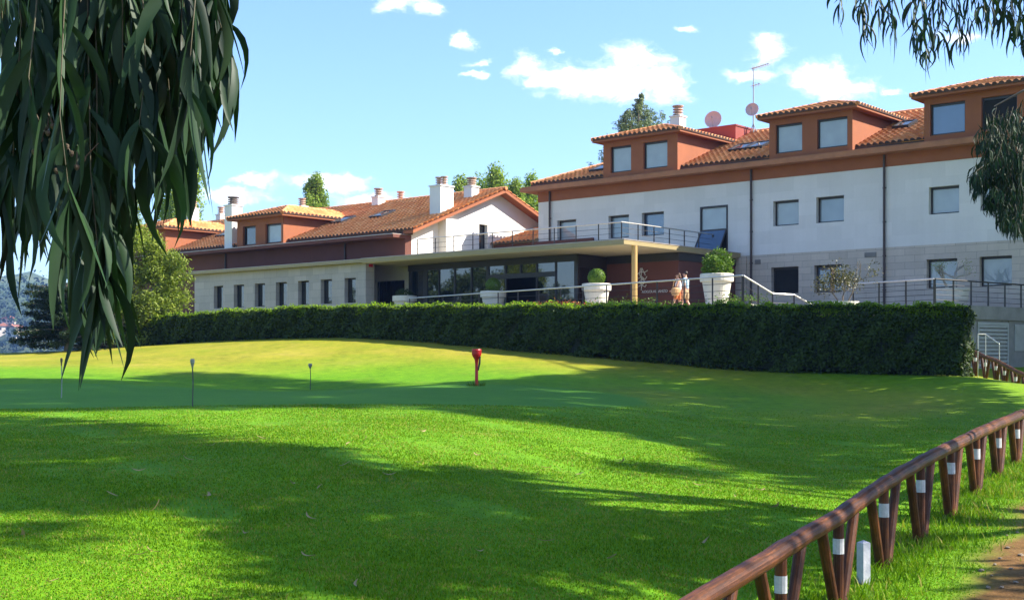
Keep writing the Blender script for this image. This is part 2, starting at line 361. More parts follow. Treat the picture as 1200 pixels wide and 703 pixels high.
def make_ground():
    X,Y=np.meshgrid(gx,gy); V=np.stack([X,Y,H(X,Y)],-1).reshape(-1,3)
    nx,ny=len(gx),len(gy); i,j=np.meshgrid(np.arange(nx-1),np.arange(ny-1)); a=(j*nx+i).ravel()
    m,t,b=new_mat('lawn')
    at=t.add('ShaderNodeAttribute'); at.attribute_name='zone'; sep=t.add('ShaderNodeSeparateColor'); t.link(at.outputs['Color'],sep.inputs[0])
    g=t.add('ShaderNodeNewGeometry'); pos=g.outputs['Position']
    mp=t.add('ShaderNodeMapping'); mp.inputs['Scale'].default_value=(.5,1.0,1); t.link(pos,mp.inputs[0])
    n1=t.math('ADD',t.math('MULTIPLY',t.noise(mp.outputs[0],.45,6,.65),.6),t.math('MULTIPLY',t.noise(mp.outputs[0],5.0,6,.75),.4)); n2=t.noise(pos,3.2,5,.7); n3=t.noise(pos,30,3,.7)
    fine=t.math('ADD',t.math('MULTIPLY',n2,.5),t.math('MULTIPLY',n3,.5))
    lush=t.ramp(fine,[(.3,(.05,.15,.002)),(.5,(.10,.245,.003)),(.7,(.16,.30,.006))])
    dry=t.ramp(t.math('ADD',t.math('MULTIPLY',n1,.65),t.math('MULTIPLY',fine,.35)),[(.3,(.15,.20,.008)),(.5,(.245,.24,.016)),(.66,(.33,.265,.05))])
    grn=t.ramp(t.math('ADD',t.math('MULTIPLY',n1,.6),t.math('MULTIPLY',n3,.4)),[(.3,(.065,.20,.014)),(.7,(.105,.26,.022))])
    dirt=t.ramp(fine,[(.3,(.07,.035,.011)),(.5,(.15,.078,.024)),(.7,(.27,.16,.06))])
    wob=t.math('MULTIPLY',t.math('SUBTRACT',n2,.5),.9)
    fd=t.math('ADD',sep.outputs[0],t.math('MULTIPLY',t.math('SUBTRACT',n1,.5),t.math('MULTIPLY',sep.outputs[0],1.4)),clamp=True)
    # pale worn flecks in the near lawn
    wear=t.math('MULTIPLY',t.math('SUBTRACT',t.noise(pos,.9,5,.7),.58),3.0,clamp=True)
    near=t.mix(t.math('MULTIPLY',wear,.8),lush,(.24,.21,.05))
    c=t.mix(fd,near,dry); c=t.mix(sep.outputs[1],c,grn)
    fdi=t.math('ADD',sep.outputs[2],t.math('MULTIPLY',wob,t.math('MULTIPLY',sep.outputs[2],t.math('SUBTRACT',1.0,sep.outputs[2]))),clamp=True)
    c=t.mix(fdi,c,dirt)
    mg=t.add('ShaderNodeMapping'); mg.inputs['Scale'].default_value=(1.0,.8,1); t.link(pos,mg.inputs[0])
    grain=t.ramp(t.math('ADD',t.math('MULTIPLY',t.noise(mg.outputs[0],2.6,10,.82),.7),t.math('MULTIPLY',t.noise(pos,.35,4,.6),.3)),[(.34,(.62,.66,.55)),(.5,(1,1,1)),(.66,(1.3,1.22,1.15))])
    c=t.mix(t.math('SUBTRACT',1.0,t.math('MULTIPLY',sep.outputs[1],.55)),c,t.mix(1.0,c,grain,'MULTIPLY'))
    t.link(c,b.inputs['Base Color']); b.inputs['Roughness'].default_value=.9; b.inputs['Specular IOR Level'].default_value=.15
    bn=t.add('ShaderNodeBump'); bn.inputs['Strength'].default_value=.7; bn.inputs['Distance'].default_value=.03
    t.link(fine,bn.inputs['Height']); t.link(bn.outputs[0],b.inputs['Normal'])
    o=np_mesh('ground',V,np.stack([a,a+1,a+1+nx,a+nx],1),m,None,True)
    ca=o.data.color_attributes.new('zone','FLOAT_COLOR','POINT')
    x,y=V[:,0],V[:,1]
    far=sst(70,110,np.hypot(x,y))
    Z=np.stack([np.maximum(in_dry(x,y),far*.35),in_green(x,y),in_dirt(x,y),np.ones(len(x))],1)
    ca.data.foreach_set('color',Z.astype(np.float32).ravel())
    tag(o,kind='structure')
make_ground()

def grass():
    """short mown blades on the near lawn, longer ones along the fence"""
    n=520000
    y=8.2*(34/8.2)**rng.random(n); x=(rng.random(n)*2-1)*(.43*y+.3)
    keep=(sst(34,22,y)+(y<22)>rng.random(n))&(in_dirt(x,y)<rng.random(n)*.8)&(in_green(x,y)<.5)
    worn=np.clip(np.sin(x*1.1+1.7+np.sin(y*.7))*np.sin(y*1.5+.6*x)+.35*np.sin(x*4.3+y*2.1)-.62,0,1)*2.2
    keep&=rng.random(n)>np.minimum(worn,.75)
    x,y=x[keep],y[keep]; n=len(x)
    patch=np.sin(x*1.3+.7*np.sin(y*.9))*np.sin(y*1.1+.5*np.sin(x*1.7))
    h=(.013+.013*rng.random(n)+.008*patch)*(.8+.2*np.clip(y/14,0,1)); w=.0024+.0020*rng.random(n)+.00014*y
    # tufts along the fence line
    fn=26000
    t=rng.random(fn)*9.6-1.3; k=rng.normal(0,.28,fn)+.06
    xf=FX0+t*FDX+k; yf=FY0+t*FDY-k*.3
    near=np.abs(((t+.5)%1)-.5)<.2
    kk=near|(rng.random(fn)<.42); xf,yf=xf[kk],yf[kk]
    hf=(.03+.12*rng.random(len(xf))**2.5)*(1.0)
    x=np.r_[x,xf]; y=np.r_[y,yf]; h=np.r_[h,hf]; w=np.r_[w,.004+.004*rng.random(len(xf))]; n=len(x)
    z=H(x,y) if n<1 else np.concatenate([H(x[i:i+20000],y[i:i+20000]) for i in range(0,n,20000)])
    a=rng.random(n)*6.283; la=rng.random(n)*6.283; le=h*(.25+.7*rng.random(n))
    dx,dy=np.cos(a)*w,np.sin(a)*w; lx,ly=np.cos(la)*le,np.sin(la)*le
    z0=z-.004
    V=np.stack([np.stack([x-dx,y-dy,z0],1),np.stack([x+dx,y+dy,z0],1),
                np.stack([x+lx*.4+dx*.7,y+ly*.4+dy*.7,z+h*.6],1),np.stack([x+lx*.4-dx*.7,y+ly*.4-dy*.7,z+h*.6],1),
                np.stack([x+lx,y+ly,z+h],1)],1).reshape(-1,3)
    b=np.arange(n)*5
    F1=np.stack([b,b+1,b+2,b,b+2,b+3,b+3,b+2,b+4],1).reshape(-1,3)
    m=leafmat('grass_blade',(.055,.15,.003),(.20,.33,.010),.25,.6,1.1,.08,(1.3,1.4,.4),(.34,.29,.07))
    o=np_mesh('grass',V,F1,m); tag(o,'short bright green mown grass of the near lawn','grass',kind='stuff')
grass()
# ------------------------------------------------------------------ building pieces (all in the U,N,z frame)
def wall(mb, axis, const, a0, a1, z0, z1, holes=(), depth=.22, mi=0, rmi=None):
    """a wall with real openings; axis 'U' faces -N, axis 'N' faces +U; holes are (a,b,zlo,zhi)"""
    rmi=mi if rmi is None else rmi
    def pt(a,z,d=0): return (a,const+d,z) if axis=='U' else (const-d,a,z)
    A=sorted({a0,a1,*[h[0] for h in holes],*[h[1] for h in holes]}); Zs=sorted({z0,z1,*[h[2] for h in holes],*[h[3] for h in holes]})
    A=[a for a in A if a0<=a<=a1]; Zs=[z for z in Zs if z0<=z<=z1]
    for i in range(len(A)-1):
        for j in range(len(Zs)-1):
            ca,cz=(A[i]+A[i+1])/2,(Zs[j]+Zs[j+1])/2
            if any(h[0]<ca<h[1] and h[2]<cz<h[3] for h in holes): continue
            q=[(A[i],Zs[j]),(A[i+1],Zs[j]),(A[i+1],Zs[j+1]),(A[i],Zs[j+1])]
            mb.face([pt(a,z) for a,z in q],q,mi)
    for a,b,c,d in holes:
        for p,q in (((a,c),(a,d)),((b,d),(b,c)),((a,d),(b,d)),((b,c),(a,c))):
            mb.face([pt(*p),pt(*q),pt(*q,depth),pt(*p,depth)],[(p[0],p[1]),(q[0],q[1]),(q[0]+depth,q[1]+.01),(p[0]+depth,p[1]+.01)],rmi)

def window(parent, axis, const, h, pane='blind', depth=.2, fw=.07, mull=0, tilt=False, label=None):
    """frame mesh in the opening with the pane as its child"""
    a,b,c,d=h; mb=MB(); e=.004
    def bx(m,a0,a1,z0,z1,d0,d1,mi=0):
        if axis=='U': m.box((a0,const+d0,z0),(a1,const+d1,z1),mi)
        else: m.box((const-d1,a0,z0),(const-d0,a1,z1),mi)
    d0,d1=depth-.07,depth+.01
    bx(mb,a+e,a+fw,c+e,d-e,d0,d1); bx(mb,b-fw,b-e,c+e,d-e,d0,d1)
    bx(mb,a+fw,b-fw,c+e,c+fw,d0,d1); bx(mb,a+fw,b-fw,d-fw*1.5,d-e,d0,d1)
    for k in range(mull):
        x=a+(b-a)*(k+1)/(mull+1); bx(mb,x-fw/2,x+fw/2,c+fw,d-fw*1.5,d0,d1)
    o=mb.build('window',M['frame'],parent)
    pb=MB(); bx(pb,a+fw-.01,b-fw+.01,c+fw-.01,d-fw*1.5+.01,depth-.035,depth-.015)
    if tilt:
        pb=MB(); t=.22; m2=(a+fw,b-fw); zl,zh=c+fw,d-fw*1.5
        pb.face([(m2[0],const+depth-.03,zh),(m2[0],const+depth-.03-.0,zl),(m2[1]-.1,const+depth-.03,zl),(m2[1],const+depth-.03,zh)],None,0)
    pb.build('pane',M[pane],o)
    return o

def tile_plane(mb, O, ea, eb, poly, period=.29, amp=.085, row=.42, lift=.045):
    """clay tiles as real corrugated courses over a convex polygon given in (along eave, up slope)"""
    O=np.array(O,float); ea=np.array(ea,float); ea/=np.linalg.norm(ea); eb=np.array(eb,float); eb/=np.linalg.norm(eb); nn=np.cross(ea,eb)
    amin=min(p[0] for p in poly); amax=max(p[0] for p in poly); k=8
    A=np.linspace(amin,amax,max(8,int(round((amax-amin)/period))*k+1))
    lo=np.full(len(A),1e9); hi=np.full(len(A),-1e9)
    for (x0,y0),(x1,y1) in zip(poly,poly[1:]+poly[:1]):
        if abs(x1-x0)<1e-9:
            m=np.abs(A-x0)<1e-6
            for y in (y0,y1): lo=np.where(m,np.minimum(lo,y),lo); hi=np.where(m,np.maximum(hi,y),hi)
            continue
        m=(A>=min(x0,x1)-1e-9)&(A<=max(x0,x1)+1e-9); y=y0+(A-x0)*(y1-y0)/(x1-x0)
        lo=np.where(m,np.minimum(lo,y),lo); hi=np.where(m,np.maximum(hi,y),hi)
    ph=((A-amin)/period)%1.0; q_=np.clip(np.abs(ph-.5)/.37,0,1); wave=amp*np.sqrt(np.maximum(0,1-q_**2)); wave=np.where(q_>=1,-.02+.02*np.cos((ph-.5)*12),wave)
    bmax=max(p[1] for p in poly); rows=[]; jit=np.random.default_rng(int(abs(O[0]*7+O[1]*3))%1000)
    nb=int(math.ceil(bmax/row))
    for j in range(nb):
        for q,(bb,hh) in enumerate(((j*row,lift),(min((j+1)*row,bmax),0))):
            Bc=np.clip(bb,lo,hi); hgt=wave+hh+.004
            rows.append((Bc,hgt,j))
    n0=len(mb.v); nA=len(A)
    for Bc,hgt,j in rows:
        pts=O[None]+A[:,None]*ea+Bc[:,None]*eb+hgt[:,None]*nn
        mb.v += [tuple(p) for p in pts]
    tid=np.floor((A-amin)/period+1e-6)
    # front edge down to the deck, coloured dark for the shaded tile ends
    pts=O[None]+A[:,None]*ea+lo[:,None]*eb; n1=len(mb.v); mb.v += [tuple(p) for p in pts]
    def strip(r0,r1,j,sm):
        B0=rows[r0][0] if r0>=0 else lo; B1=rows[r1][0]
        for i in range(nA-1):
            if r0>=0 and r1==r0+1 and r0%2==0 and B1[i]-B0[i]<1e-6 and B1[i+1]-B0[i+1]<1e-6: continue
            i0=(n0+r0*nA) if r0>=0 else n1; i1=n0+r1*nA
            mb.f.append((i0+i,i0+i+1,i1+i+1,i1+i)); u=tid[i]+.5
            mb.uv.append([(u,j+.5)]*4); mb.mi.append(1 if r0<0 else 0); mb.sm.append(sm)
    strip(-1,0,0,False)
    for r in range(len(rows)-1): strip(r,r+1,rows[r][2],False if r%2 else True)
def ridge(parent, pts, rad=.11):
    mb=MB(); pts=[Vector(p) for p in pts]
    for a,b in zip(pts,pts[1:]):
        n=max(1,int((b-a).length/.42)); 
        for i in range(n):
            p=a+(b-a)*(i/n); q=a+(b-a)*((i+1.12)/n); mb.tube([p,q],[rad*1.08,rad*.92],8,0,True)
    return mb.build('ridge_cap',M['tile'],parent)

def chimney(parent, u, n, wu, wn, z0, z1, caph, caps=1, dark=False, mat='render_white'):
    mb=MB(); mb.box((u-wu/2,n-wn/2,z0),(u+wu/2,n+wn/2,z1)); mb.box((u-wu/2-.05,n-wn/2-.05,z1+.002),(u+wu/2+.05,n+wn/2+.05,z1+.07))
    o=mb.build('chimney',M[mat],parent)
    for k in range(caps):
        cm=MB(); uc=u+(k-(caps-1)/2)*wu/caps; r=min(wu/caps,wn)*.44; nsl=4; zb=z1+.072; st=caph/nsl
        cm.lathe([(r*.6,zb),(r*.6,zb+caph*.97)],(uc,n,0),12)
        for s_ in range(nsl):
            zz=zb+st*(s_+.45); cm.lathe([(r*.9,zz),(r*1.05,zz),(r*1.0,zz+st*.34),(r*.85,zz+st*.34)],(uc,n,0),14)
        cm.lathe([(r*1.15,zb+caph*.94),(r*1.15,zb+caph)],(uc,n,0),14)
        cm.build('chimney_cap',M['capmetal' if dark else 'cappale'],o)
    return o

def dormer(parent, u0, u1, Nf, z0, zw, depth, wins, mat='ochre', eave=.45, pitch=.30, panes=None):
    mb=MB()
    wall(mb,'U',Nf,u0,u1,z0,zw,wins,.22)
    mb.face([(u1,Nf,z0),(u1,Nf+depth,z0),(u1,Nf+depth,zw),(u1,Nf,zw)]); mb.face([(u0,Nf+depth,z0),(u0,Nf,z0),(u0,Nf,zw),(u0,Nf+depth,zw)])
    e=eave
    mb.box((u0-e+.04,Nf-e+.04,zw),(u1+e-.04,Nf+depth,zw+.10))
    o=mb.build('dormer',M[mat],parent)
    W=u1-u0+2*e; half=W/2; D=depth+e; s=math.sqrt(1+pitch*pitch); zz=zw+.12
    rm=MB(); rm.box((u0-e,Nf-e,zw+.102),(u1+e,Nf+depth,zw+.118),1)
    tile_plane(rm,(u0-e,Nf-e,zz),(1,0,0),(0,1,pitch),[(0,0),(W,0),(half,half*s)])
    tile_plane(rm,(u1+e,Nf-e,zz),(0,1,0),(-1,0,pitch),[(0,0),(D,0),(D,half*s),(half,half*s)])
    tile_plane(rm,(u0-e,Nf+depth,zz),(0,-1,0),(1,0,pitch),[(0,0),(D,0),(D-half,half*s),(0,half*s)])
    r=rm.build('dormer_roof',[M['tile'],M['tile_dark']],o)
    um=(u0+u1)/2; ap=(um,Nf-e+half,zz+half*pitch+.03)
    rb=MB()
    for a,b in (((u0-e,Nf-e,zz+.04),ap),((u1+e,Nf-e,zz+.04),ap),(ap,(um,Nf+depth,zz+half*pitch+.03))):
        a=Vector(a); b=Vector(b); n=max(1,int((b-a).length/.42))
        for i in range(n): rb.tube([a+(b-a)*(i/n),a+(b-a)*((i+1.12)/n)],[.1,.085],8)
    rb.build('ridge_cap',M['tile'],o)
    for i,h in enumerate(wins):
        window(parent,'U',Nf,h,(panes or {}).get(i,'blind'),.2)
    return o
def skylight(parent, u, Nn, zfun, w=.8, l=1.1, pitch=.39):
    mb=MB(); s=1/math.sqrt(1+pitch*pitch)
    z=zfun(Nn); a=Vector((u,Nn,z+.13)); eb=Vector((0,s,pitch*s)); nn=Vector((0,-pitch*s,s))
    for q,(x0,x1,y0,y1) in enumerate(((0,w,0,.08),(0,w,l-.08,l),(0,.08,.08,l-.08),(w-.08,w,.08,l-.08))):
        c=[a+Vector((x,0,0))+eb*y for x,y in ((x0,y0),(x1,y0),(x1,y1),(x0,y1))]
        mb.face([p+nn*.08 for p in c]); 
        for i in range(4): mb.face([c[i]-nn*.1,c[(i+1)%4]-nn*.1,c[(i+1)%4]+nn*.08,c[i]+nn*.08])
    o=mb.build('skylight',M['frame'],parent)
    pb=MB(); c=[a+Vector((x,0,0))+eb*y+nn*.05 for x,y in ((.07,.07),(w-.07,.07),(w-.07,l-.07),(.07,l-.07))]
    pb.face(c); pb.build('pane',M['skylight'],o)

def hole(N, x0, y0, x1, y1):
    xm=(x0+x1)/2; return (upx(x0,N),upx(x1,N),zpx(xm,y1,N),zpx(xm,y0,N))
def snap(holes, c, d): return [(a,b,c,d) for a,b,_,_ in holes]

# ================================================================== the tall wing on the right
NF=53.68; UL=-44.15; UR=-5.0
B=thing('hotel_building','tall white hotel wing with grey stone base, orange dormers and clay tile roof','building',(0,0,0),RZ)
up=[hole(NF,*q) for q in ((653,259,675,285),(713,253,737,278),(752,250,778,281),(906,235,936,268),(956.5,231,989,264),(1088.5,218,1124,252),(1149,212,1184,247))]
up=snap(up,6.20,7.38)
big=hole(NF,820.5,242,853,292); big=(big[0],big[1],5.12,7.42)
lowr=[hole(NF,*q) for q in ((904,314,936,345),(954.5,311,987,346),(1086,303,1122,338),(1148,300,1186,336))]
lowr=snap(lowr,3.02,4.27)
ZB=4.9; ZW=8.45
mb=MB(); wall(mb,'U',NF,UL,UR,ZB,ZW,up+[big],.32); mb.face([(UL,NF+13,ZB),(UL,NF,ZB),(UL,NF,ZW),(UL,NF+13,ZW)])
mb.build('white_wall',M['white_stone'],B)
mb=MB(); wall(mb,'U',NF-.02,UL,UR,-2.2,ZB-.002,lowr,.34); mb.face([(UL,NF+13,-2.2),(UL,NF-.02,-2.2),(UL,NF-.02,ZB-.002),(UL,NF+13,ZB-.002)])
mb.build('stone_base',M['base_stone'],B)
mb=MB(); mb.box((UL-.02,NF-.025,ZW+.002),(UR,NF+.3,9.0)); mb.build('ochre_band',M['ochre'],B)
mb=MB(); mb.box((UL-.75,NF-.68,9.002),(UR,NF+1.2,9.22)); mb.box((UL-.68,NF-.62,9.222),(UR,NF+.9,9.27)); mb.build('eaves_ledge',M['ledge'],B)
mb=MB(); mb.box((UL-.45,NF+.06,9.272),(UR,NF+.6,9.46)); mb.box((UL-.45,NF-.13,9.33),(UR,NF+.055,9.43)); mb.build('eaves_board',M['tile_dark'],B)  # board and gutter coloured dark for the shade under the tiles
PT=.39; s=math.sqrt(1+PT*PT); N0=NF-.03; Z0=9.465; HW=6.6; W=UR-(UL-.5)
rm=MB(); tile_plane(rm,(UL-.5,N0,Z0),(1,0,0),(0,1,PT),[(0,0),(W,0),(W,HW*s),(HW,HW*s)])
tile_plane(rm,(UL-.5,N0+2*HW,Z0),(0,-1,0),(1,0,PT),[(0,0),(2*HW,0),(HW,HW*s)])
zr=Z0+HW*PT; rm.face([(UL-.5,N0+2*HW,Z0),(UL-.5+HW,N0+HW,zr),(UR,N0+HW,zr),(UR,N0+2*HW,Z0)][::-1],None,0)
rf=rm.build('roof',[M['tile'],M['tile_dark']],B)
ridge(rf,[(UL-.5,N0,Z0+.05),(UL-.5+HW,N0+HW,zr+.04),(UR,N0+HW,zr+.04)])
roofz=lambda n: Z0+(n-N0)*PT
for i,h in enumerate(up): window(B,'U',NF,h,{2:'blueglass',1:'blind2',4:'blind2'}.get(i,'blind'),.30)
for i,h in enumerate(lowr): window(B,'U',NF-.02,h,{0:'interior',1:'blueglass'}.get(i,'blind'),.32)
# tall window, bottom leaf swung outward
mb=MB(); a,b,c,d=big; dd=.16
for q in ((a+.004,a+.08,c+.004,d-.004),(b-.08,b-.004,c+.004,d-.004),(a+.08,b-.08,c+.004,c+.08),(a+.08,b-.08,d-.1,d-.004),(a+.08,b-.08,6.2,6.28)):
    mb.box((q[0],NF-.03,q[2]),(q[1],NF+dd,q[3]))
bw=mb.build('window',M['frame'],B)
mb=MB(); mb.box((a+.075,NF+.05,6.275),(b-.075,NF+.07,d-.095)); mb.build('pane',M['blind'],bw)
mb=MB(); mb.face([(a+.08,NF-.03,6.2),(a-.05,NF-.50,c+.12),(b-.16,NF-.50,c+.12),(b-.08,NF-.03,6.2)][::-1]); 
for p,q in (((a+.08,NF-.03,6.2),(a-.05,NF-.50,c+.12)),((b-.08,NF-.03,6.2),(b-.16,NF-.50,c+.12)),((a-.05,NF-.50,c+.12),(b-.16,NF-.50,c+.12))): mb.bar(p,q,.06,.05,1)
mb.box((a+.08,NF+.15,c+.08),(b-.08,NF+.158,6.2),2)
mb.build('open_casement',[M['blueglass'],M['frame'],M['interior']],bw)
# black sheet standing in for the unlit rooms
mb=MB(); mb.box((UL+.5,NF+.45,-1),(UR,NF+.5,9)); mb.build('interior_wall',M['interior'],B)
# dormers
DZ=11.12
def dwin(px0,py0,px1,py1,N): h=hole(N,px0,py0,px1,py1); return (h[0],h[1],9.52,10.86)
nd=NF-.38
d1=(upx(707,nd),upx(794,nd)); d2=(upx(901.5,nd),upx(999,nd)); d3=(upx(1083,nd),upx(1083,nd)+(upx(999,nd)-upx(901.5,nd))*1.06)
dormer(B,*d1,nd,9.25,DZ,5.2,[dwin(715.5,0,739.5,9,nd),dwin(754,0,782,9,nd)])
dormer(B,*d2,nd,9.25,DZ,5.2,[dwin(909,0,940,9,nd),dwin(957.5,0,993,9,nd)])
dormer(B,*d3,nd,9.25,DZ,5.2,[dwin(1090,0,1131,9,nd),dwin(1150,0,1192,9,nd)],panes={0:'blueglass',1:'interior'})  # second pane is black in place of an open, unlit window
for px,py in ((690,196),(853,184),(873,178)):
    n=NF+1.0 if px<700 else NF+1.9; skylight(B,upx(px,n),n,roofz,.95,1.2)
skylight(B,upx(1045,NF+2.6),NF+2.6,roofz)
# lift housing
nb=58.6; ub=(upx(795,nb),upx(862,nb)); mb=MB(); mb.box((ub[0],nb,10.5),(ub[1],nb+3.0,12.2)); mb.box((ub[0]-.04,nb-.04,12.202),(ub[1]+.04,nb+3.04,12.28)); mb.build('lift_housing',M['redblock'],B)
nc=59.0; uc=upx(794.5,nc); chimney(B,uc,nc,.62,.62,10.5,zpx(794.5,138,nc),zpx(794,126,nc)-zpx(794,138,nc))
# downpipes
for px,zt in ((644,8.98),(880,8.98),(1036,8.98)):
    u=upx(px,NF-.09); mb=MB(); mb.tube([(u,NF-.09,zt),(u,NF-.09,1.5 if px>700 else 5.0)],.055,8)
    for z in (3,4.5,6,7.5): 
        if z>5.1 or px>700: mb.box((u-.07,NF-.1,z),(u+.07,NF-.024,z+.05))
    mb.build('downpipe',M['brownpipe'],B)
for px,py,w in ((1020,298.5,.55),(888,307,.3)):
    u=upx(px,NF-.03); z=zpx(px,py,NF-.03); mb=MB(); mb.box((u-w/2,NF-.05,z-.11),(u+w/2,NF-.022,z+.11))
    for k in range(5): mb.box((u-w/2+.03,NF-.065,z-.09+k*.038),(u+w/2-.03,NF-.051,z-.072+k*.038))
    mb.build('air_vent',M['concrete'],B)
# corner pier beside the pavilion
uu=upx(870,NF-.03)
mb=MB(); mb.box((uu-.15,NF-.12,1.9),(uu+.25,NF-.022,4.85)); mb.build('pier',M['base_stone'],B)

# dishes and mast on the roof
def dish(name,label,px,py,N,dia,zb):
    u=upx(px,N); w=world(u,N); zc=zpx(px,py,N)
    t=thing(name,label,'satellite dish',(w.x,w.y,zb),RZ)
    mb=MB(); n=22; r=dia/2; f=.16; tilt=Vector((.34,-.90,.28)).normalized(); x=tilt.cross(Vector((0,0,1))).normalized(); y=x.cross(tilt)
    c=Vector((0,0,zc-zb)); rings=[]
    for i in range(6):
        q=r*i/5 if i else .01; dpt=f*dia*((q/r)**2)
        rings.append([c+x*(q*math.cos(2*math.pi*k/n))+y*(q*1.06*math.sin(2*math.pi*k/n))+tilt*(dpt-.05) for k in range(n)])
    for i in range(5):
        for k in range(n):
            k2=(k+1)%n; mb.face([rings[i][k],rings[i][k2],rings[i+1][k2],rings[i+1][k]],None,0,True)
            mb.face([rings[i+1][k]-tilt*.02,rings[i+1][k2]-tilt*.02,rings[i][k2]-tilt*.02,rings[i][k]-tilt*.02],None,0,True)
    for k in range(n):
        k2=(k+1)%n; mb.face([rings[5][k],rings[5][k2],rings[5][k2]-tilt*.02,rings[5][k]-tilt*.02])
    mb.build('reflector',M['dish'],t)
    mb=MB(); mb.tube([(0,.12,0),(0,.12,zc-zb),c-tilt*.08],.035,8); mb.tube([(0,.12,(zc-zb)*.4),(.18,.12,0)],.02,6); mb.tube([(0,.12,(zc-zb)*.4),(-.18,.12,0)],.02,6); mb.build('mount',M['galv'],t)
    mb=MB(); h=c+tilt*(dia*.5)-y*.03; mb.tube([c-y*r*.9,h],.012,6); mb.tube([h,h-tilt*.1],.045,8); mb.build('feed_arm',M['galv'],t)
dish('satellite_dish','pinkish satellite dish standing on the red roof block',836,141,59.3,.92,12.28)
dish('satellite_dish','pinkish satellite dish fixed at the foot of the antenna mast',881.5,129,59.7,.70,12.0)
na=59.95; ua=upx(883,na); w=world(ua,na); zt=zpx(883,79,na)
t=thing('antenna_mast','tall thin television antenna mast on the ridge beside a dish','antenna',(w.x,w.y,11.9),RZ)
mb=MB(); mb.tube([(0,0,0),(0,0,zt-11.9)],[.045,.025],8); mb.build('pole',M['galv'],t)
for zz,L,n in ((zt-11.9-.08,1.15,8),(zt-11.9-1.0,.5,3)):
    mb=MB(); mb.tube([(-.12,0,zz),(L,-.35*L,zz+.04)],.02,6)
    for k in range(n):
        f=(k+.5)/n; x,y=-.12+(L+.12)*f,-.35*L*f; hh=.16-.06*f; mb.tube([(x,y,zz-hh),(x,y,zz+hh)],.011,5); mb.tube([(x-.1,y-.15,zz),(x+.1,y+.15,zz)],.011,5)
    mb.build('aerial',M['galv'],t)

# ================================================================== low wing on the left
L=thing('hotel_building','low hotel wing of pale stone with seven narrow windows, white gable and orange tile roof','building',(0,0,0),RZ)
NS=44.45; NU=46.5
us0,us1=upx(228,NS),upx(428.5,NS)
nar=[hole(NS,*q) for q in ((252,335,261.5,364),(275.5,335,286,363),(300,333,310.5,362),(325,332,336,361),(351,330,362,360),(377.5,329,389,358),(405.5,327.5,417,357))]
nar=snap(nar,2.85,4.13)
nar=[(a-.12,b,c,d) for a,b,c,d in nar]
mb=MB(); wall(mb,'U',NS,us0,us1,0,4.85,nar,.32)
mb.face([(us1,NS,0),(us1,NS+.6,0),(us1,NS+.6,4.85),(us1,NS,4.85)],[(0,0),(.6,0),(.6,4.85),(0,4.85)]); mb.face([(us0,NS+2.1,0),(us0,NS,0),(us0,NS,4.85),(us0,NS+2.1,4.85)],[(0,0),(2.1,0),(2.1,4.85),(0,4.85)])
mb.face([(us1,NS+.6,0),(us1-.1,NS+.6,0),(us1-.1,NS+.6,4.85),(us1,NS+.6,4.85)])
mb.build('stone_wall',M['pale_stone'],L)
mb=MB(); mb.box((us0-.1,NS-.35,4.852),(us1+.02,NU,5.0)); mb.box((us0-.1,NS-.36,5.002),(us1+.02,NU-.02,5.03),1); mb.build('cornice',[M['canopy'],M['gutter']],L)
for h in nar: window(L,'U',NS,h,'darkglass',.31,.05)
mb=MB(); mb.box((us0,NS+.5,0),(us1-.2,NS+.55,4.8)); mb.build('interior_wall',M['interior'],L)  # near-black sheet in place of the unlit rooms behind
UG=upx(475,NU); ULL=upx(112,NU)          # gable plane and far left end
mb=MB(); wall(mb,'U',NU,ULL,UG-.02,5.035,6.2); wall(mb,'U',NU+.003,ULL,us0-.1,-1,5.03); mb.face([(UG-.02,NU,5.035),(UG-.02,NU+.5,5.035),(UG-.02,NU+.5,6.2),(UG-.02,NU,6.2)])
mb.build('maroon_wall',M['maroon'],L)
for px in (264,404):
    u=upx(px,NU-.06); mb=MB(); mb.tube([(u,NU-.06,6.2),(u,NU-.06,5.05)],.05,8); mb.build('downpipe',M['brownpipe'],L)
mb=MB(); mb.box((ULL-.5,NU-.85,6.2),(UG-.02,NU+.6,6.36)); mb.box((ULL-.5,NU-.87,6.362),(UG-.05,NU+.3,6.40),1); mb.build('eaves_ledge',[M['maroon'],M['gutter']],L)
mb=MB(); mb.box((ULL-.4,NU+.02,6.402),(UG+.05,NU+.5,6.60)); mb.build('eaves_board',M['tile_dark'],L)  # dark board paints the shaded strip below the tile edge
N0l=NU-.03; Z0l=6.61; HWl=53.7-N0l; UGe=UG+.62
zg=zpx(583,223,53.7); PL=(zg-Z0l)/HWl; s=math.sqrt(1+PL*PL); W=UGe-ULL+.5
rm=MB(); tile_plane(rm,(ULL-.5,N0l,Z0l),(1,0,0),(0,1,PL),[(0,0),(W,0),(W,HWl*s),(0,HWl*s)])
tile_plane(rm,(UGe,N0l+2*HWl,Z0l),(-1,0,0),(0,-1,PL),[(0,0),(W,0),(W,HWl*s),(0,HWl*s)])
rf=rm.build('roof',[M['tile'],M['tile_dark']],L)
ridge(rf,[(ULL-.5,53.7,zg+.05),(UGe,53.7,zg+.05)])
# rake boards under the tile edge
mb=MB()
for sgn in (-1,1):
    a=Vector((UGe-.02,53.7,zg-.02)); b=Vector((UGe-.02,53.7+sgn*HWl,Z0l-.02)); d=Vector((-.75,0,0)); dn=Vector((0,0,-.17))
    mb.face([a,b,b+dn,a+dn] if sgn>0 else [b,a,a+dn,b+dn]); mb.face([a+dn,b+dn,b+dn+d,a+dn+d] if sgn<0 else [b+dn,a+dn,a+dn+d,b+dn+d])
    mb.face([b,b+d,b+d+dn,b+dn])
mb.build('rake_board',M['ochre'],L)
rlz=lambda n: (Z0l+(n-N0l)*PL if n<53.7 else zg-(n-53.7)*PL)-.12
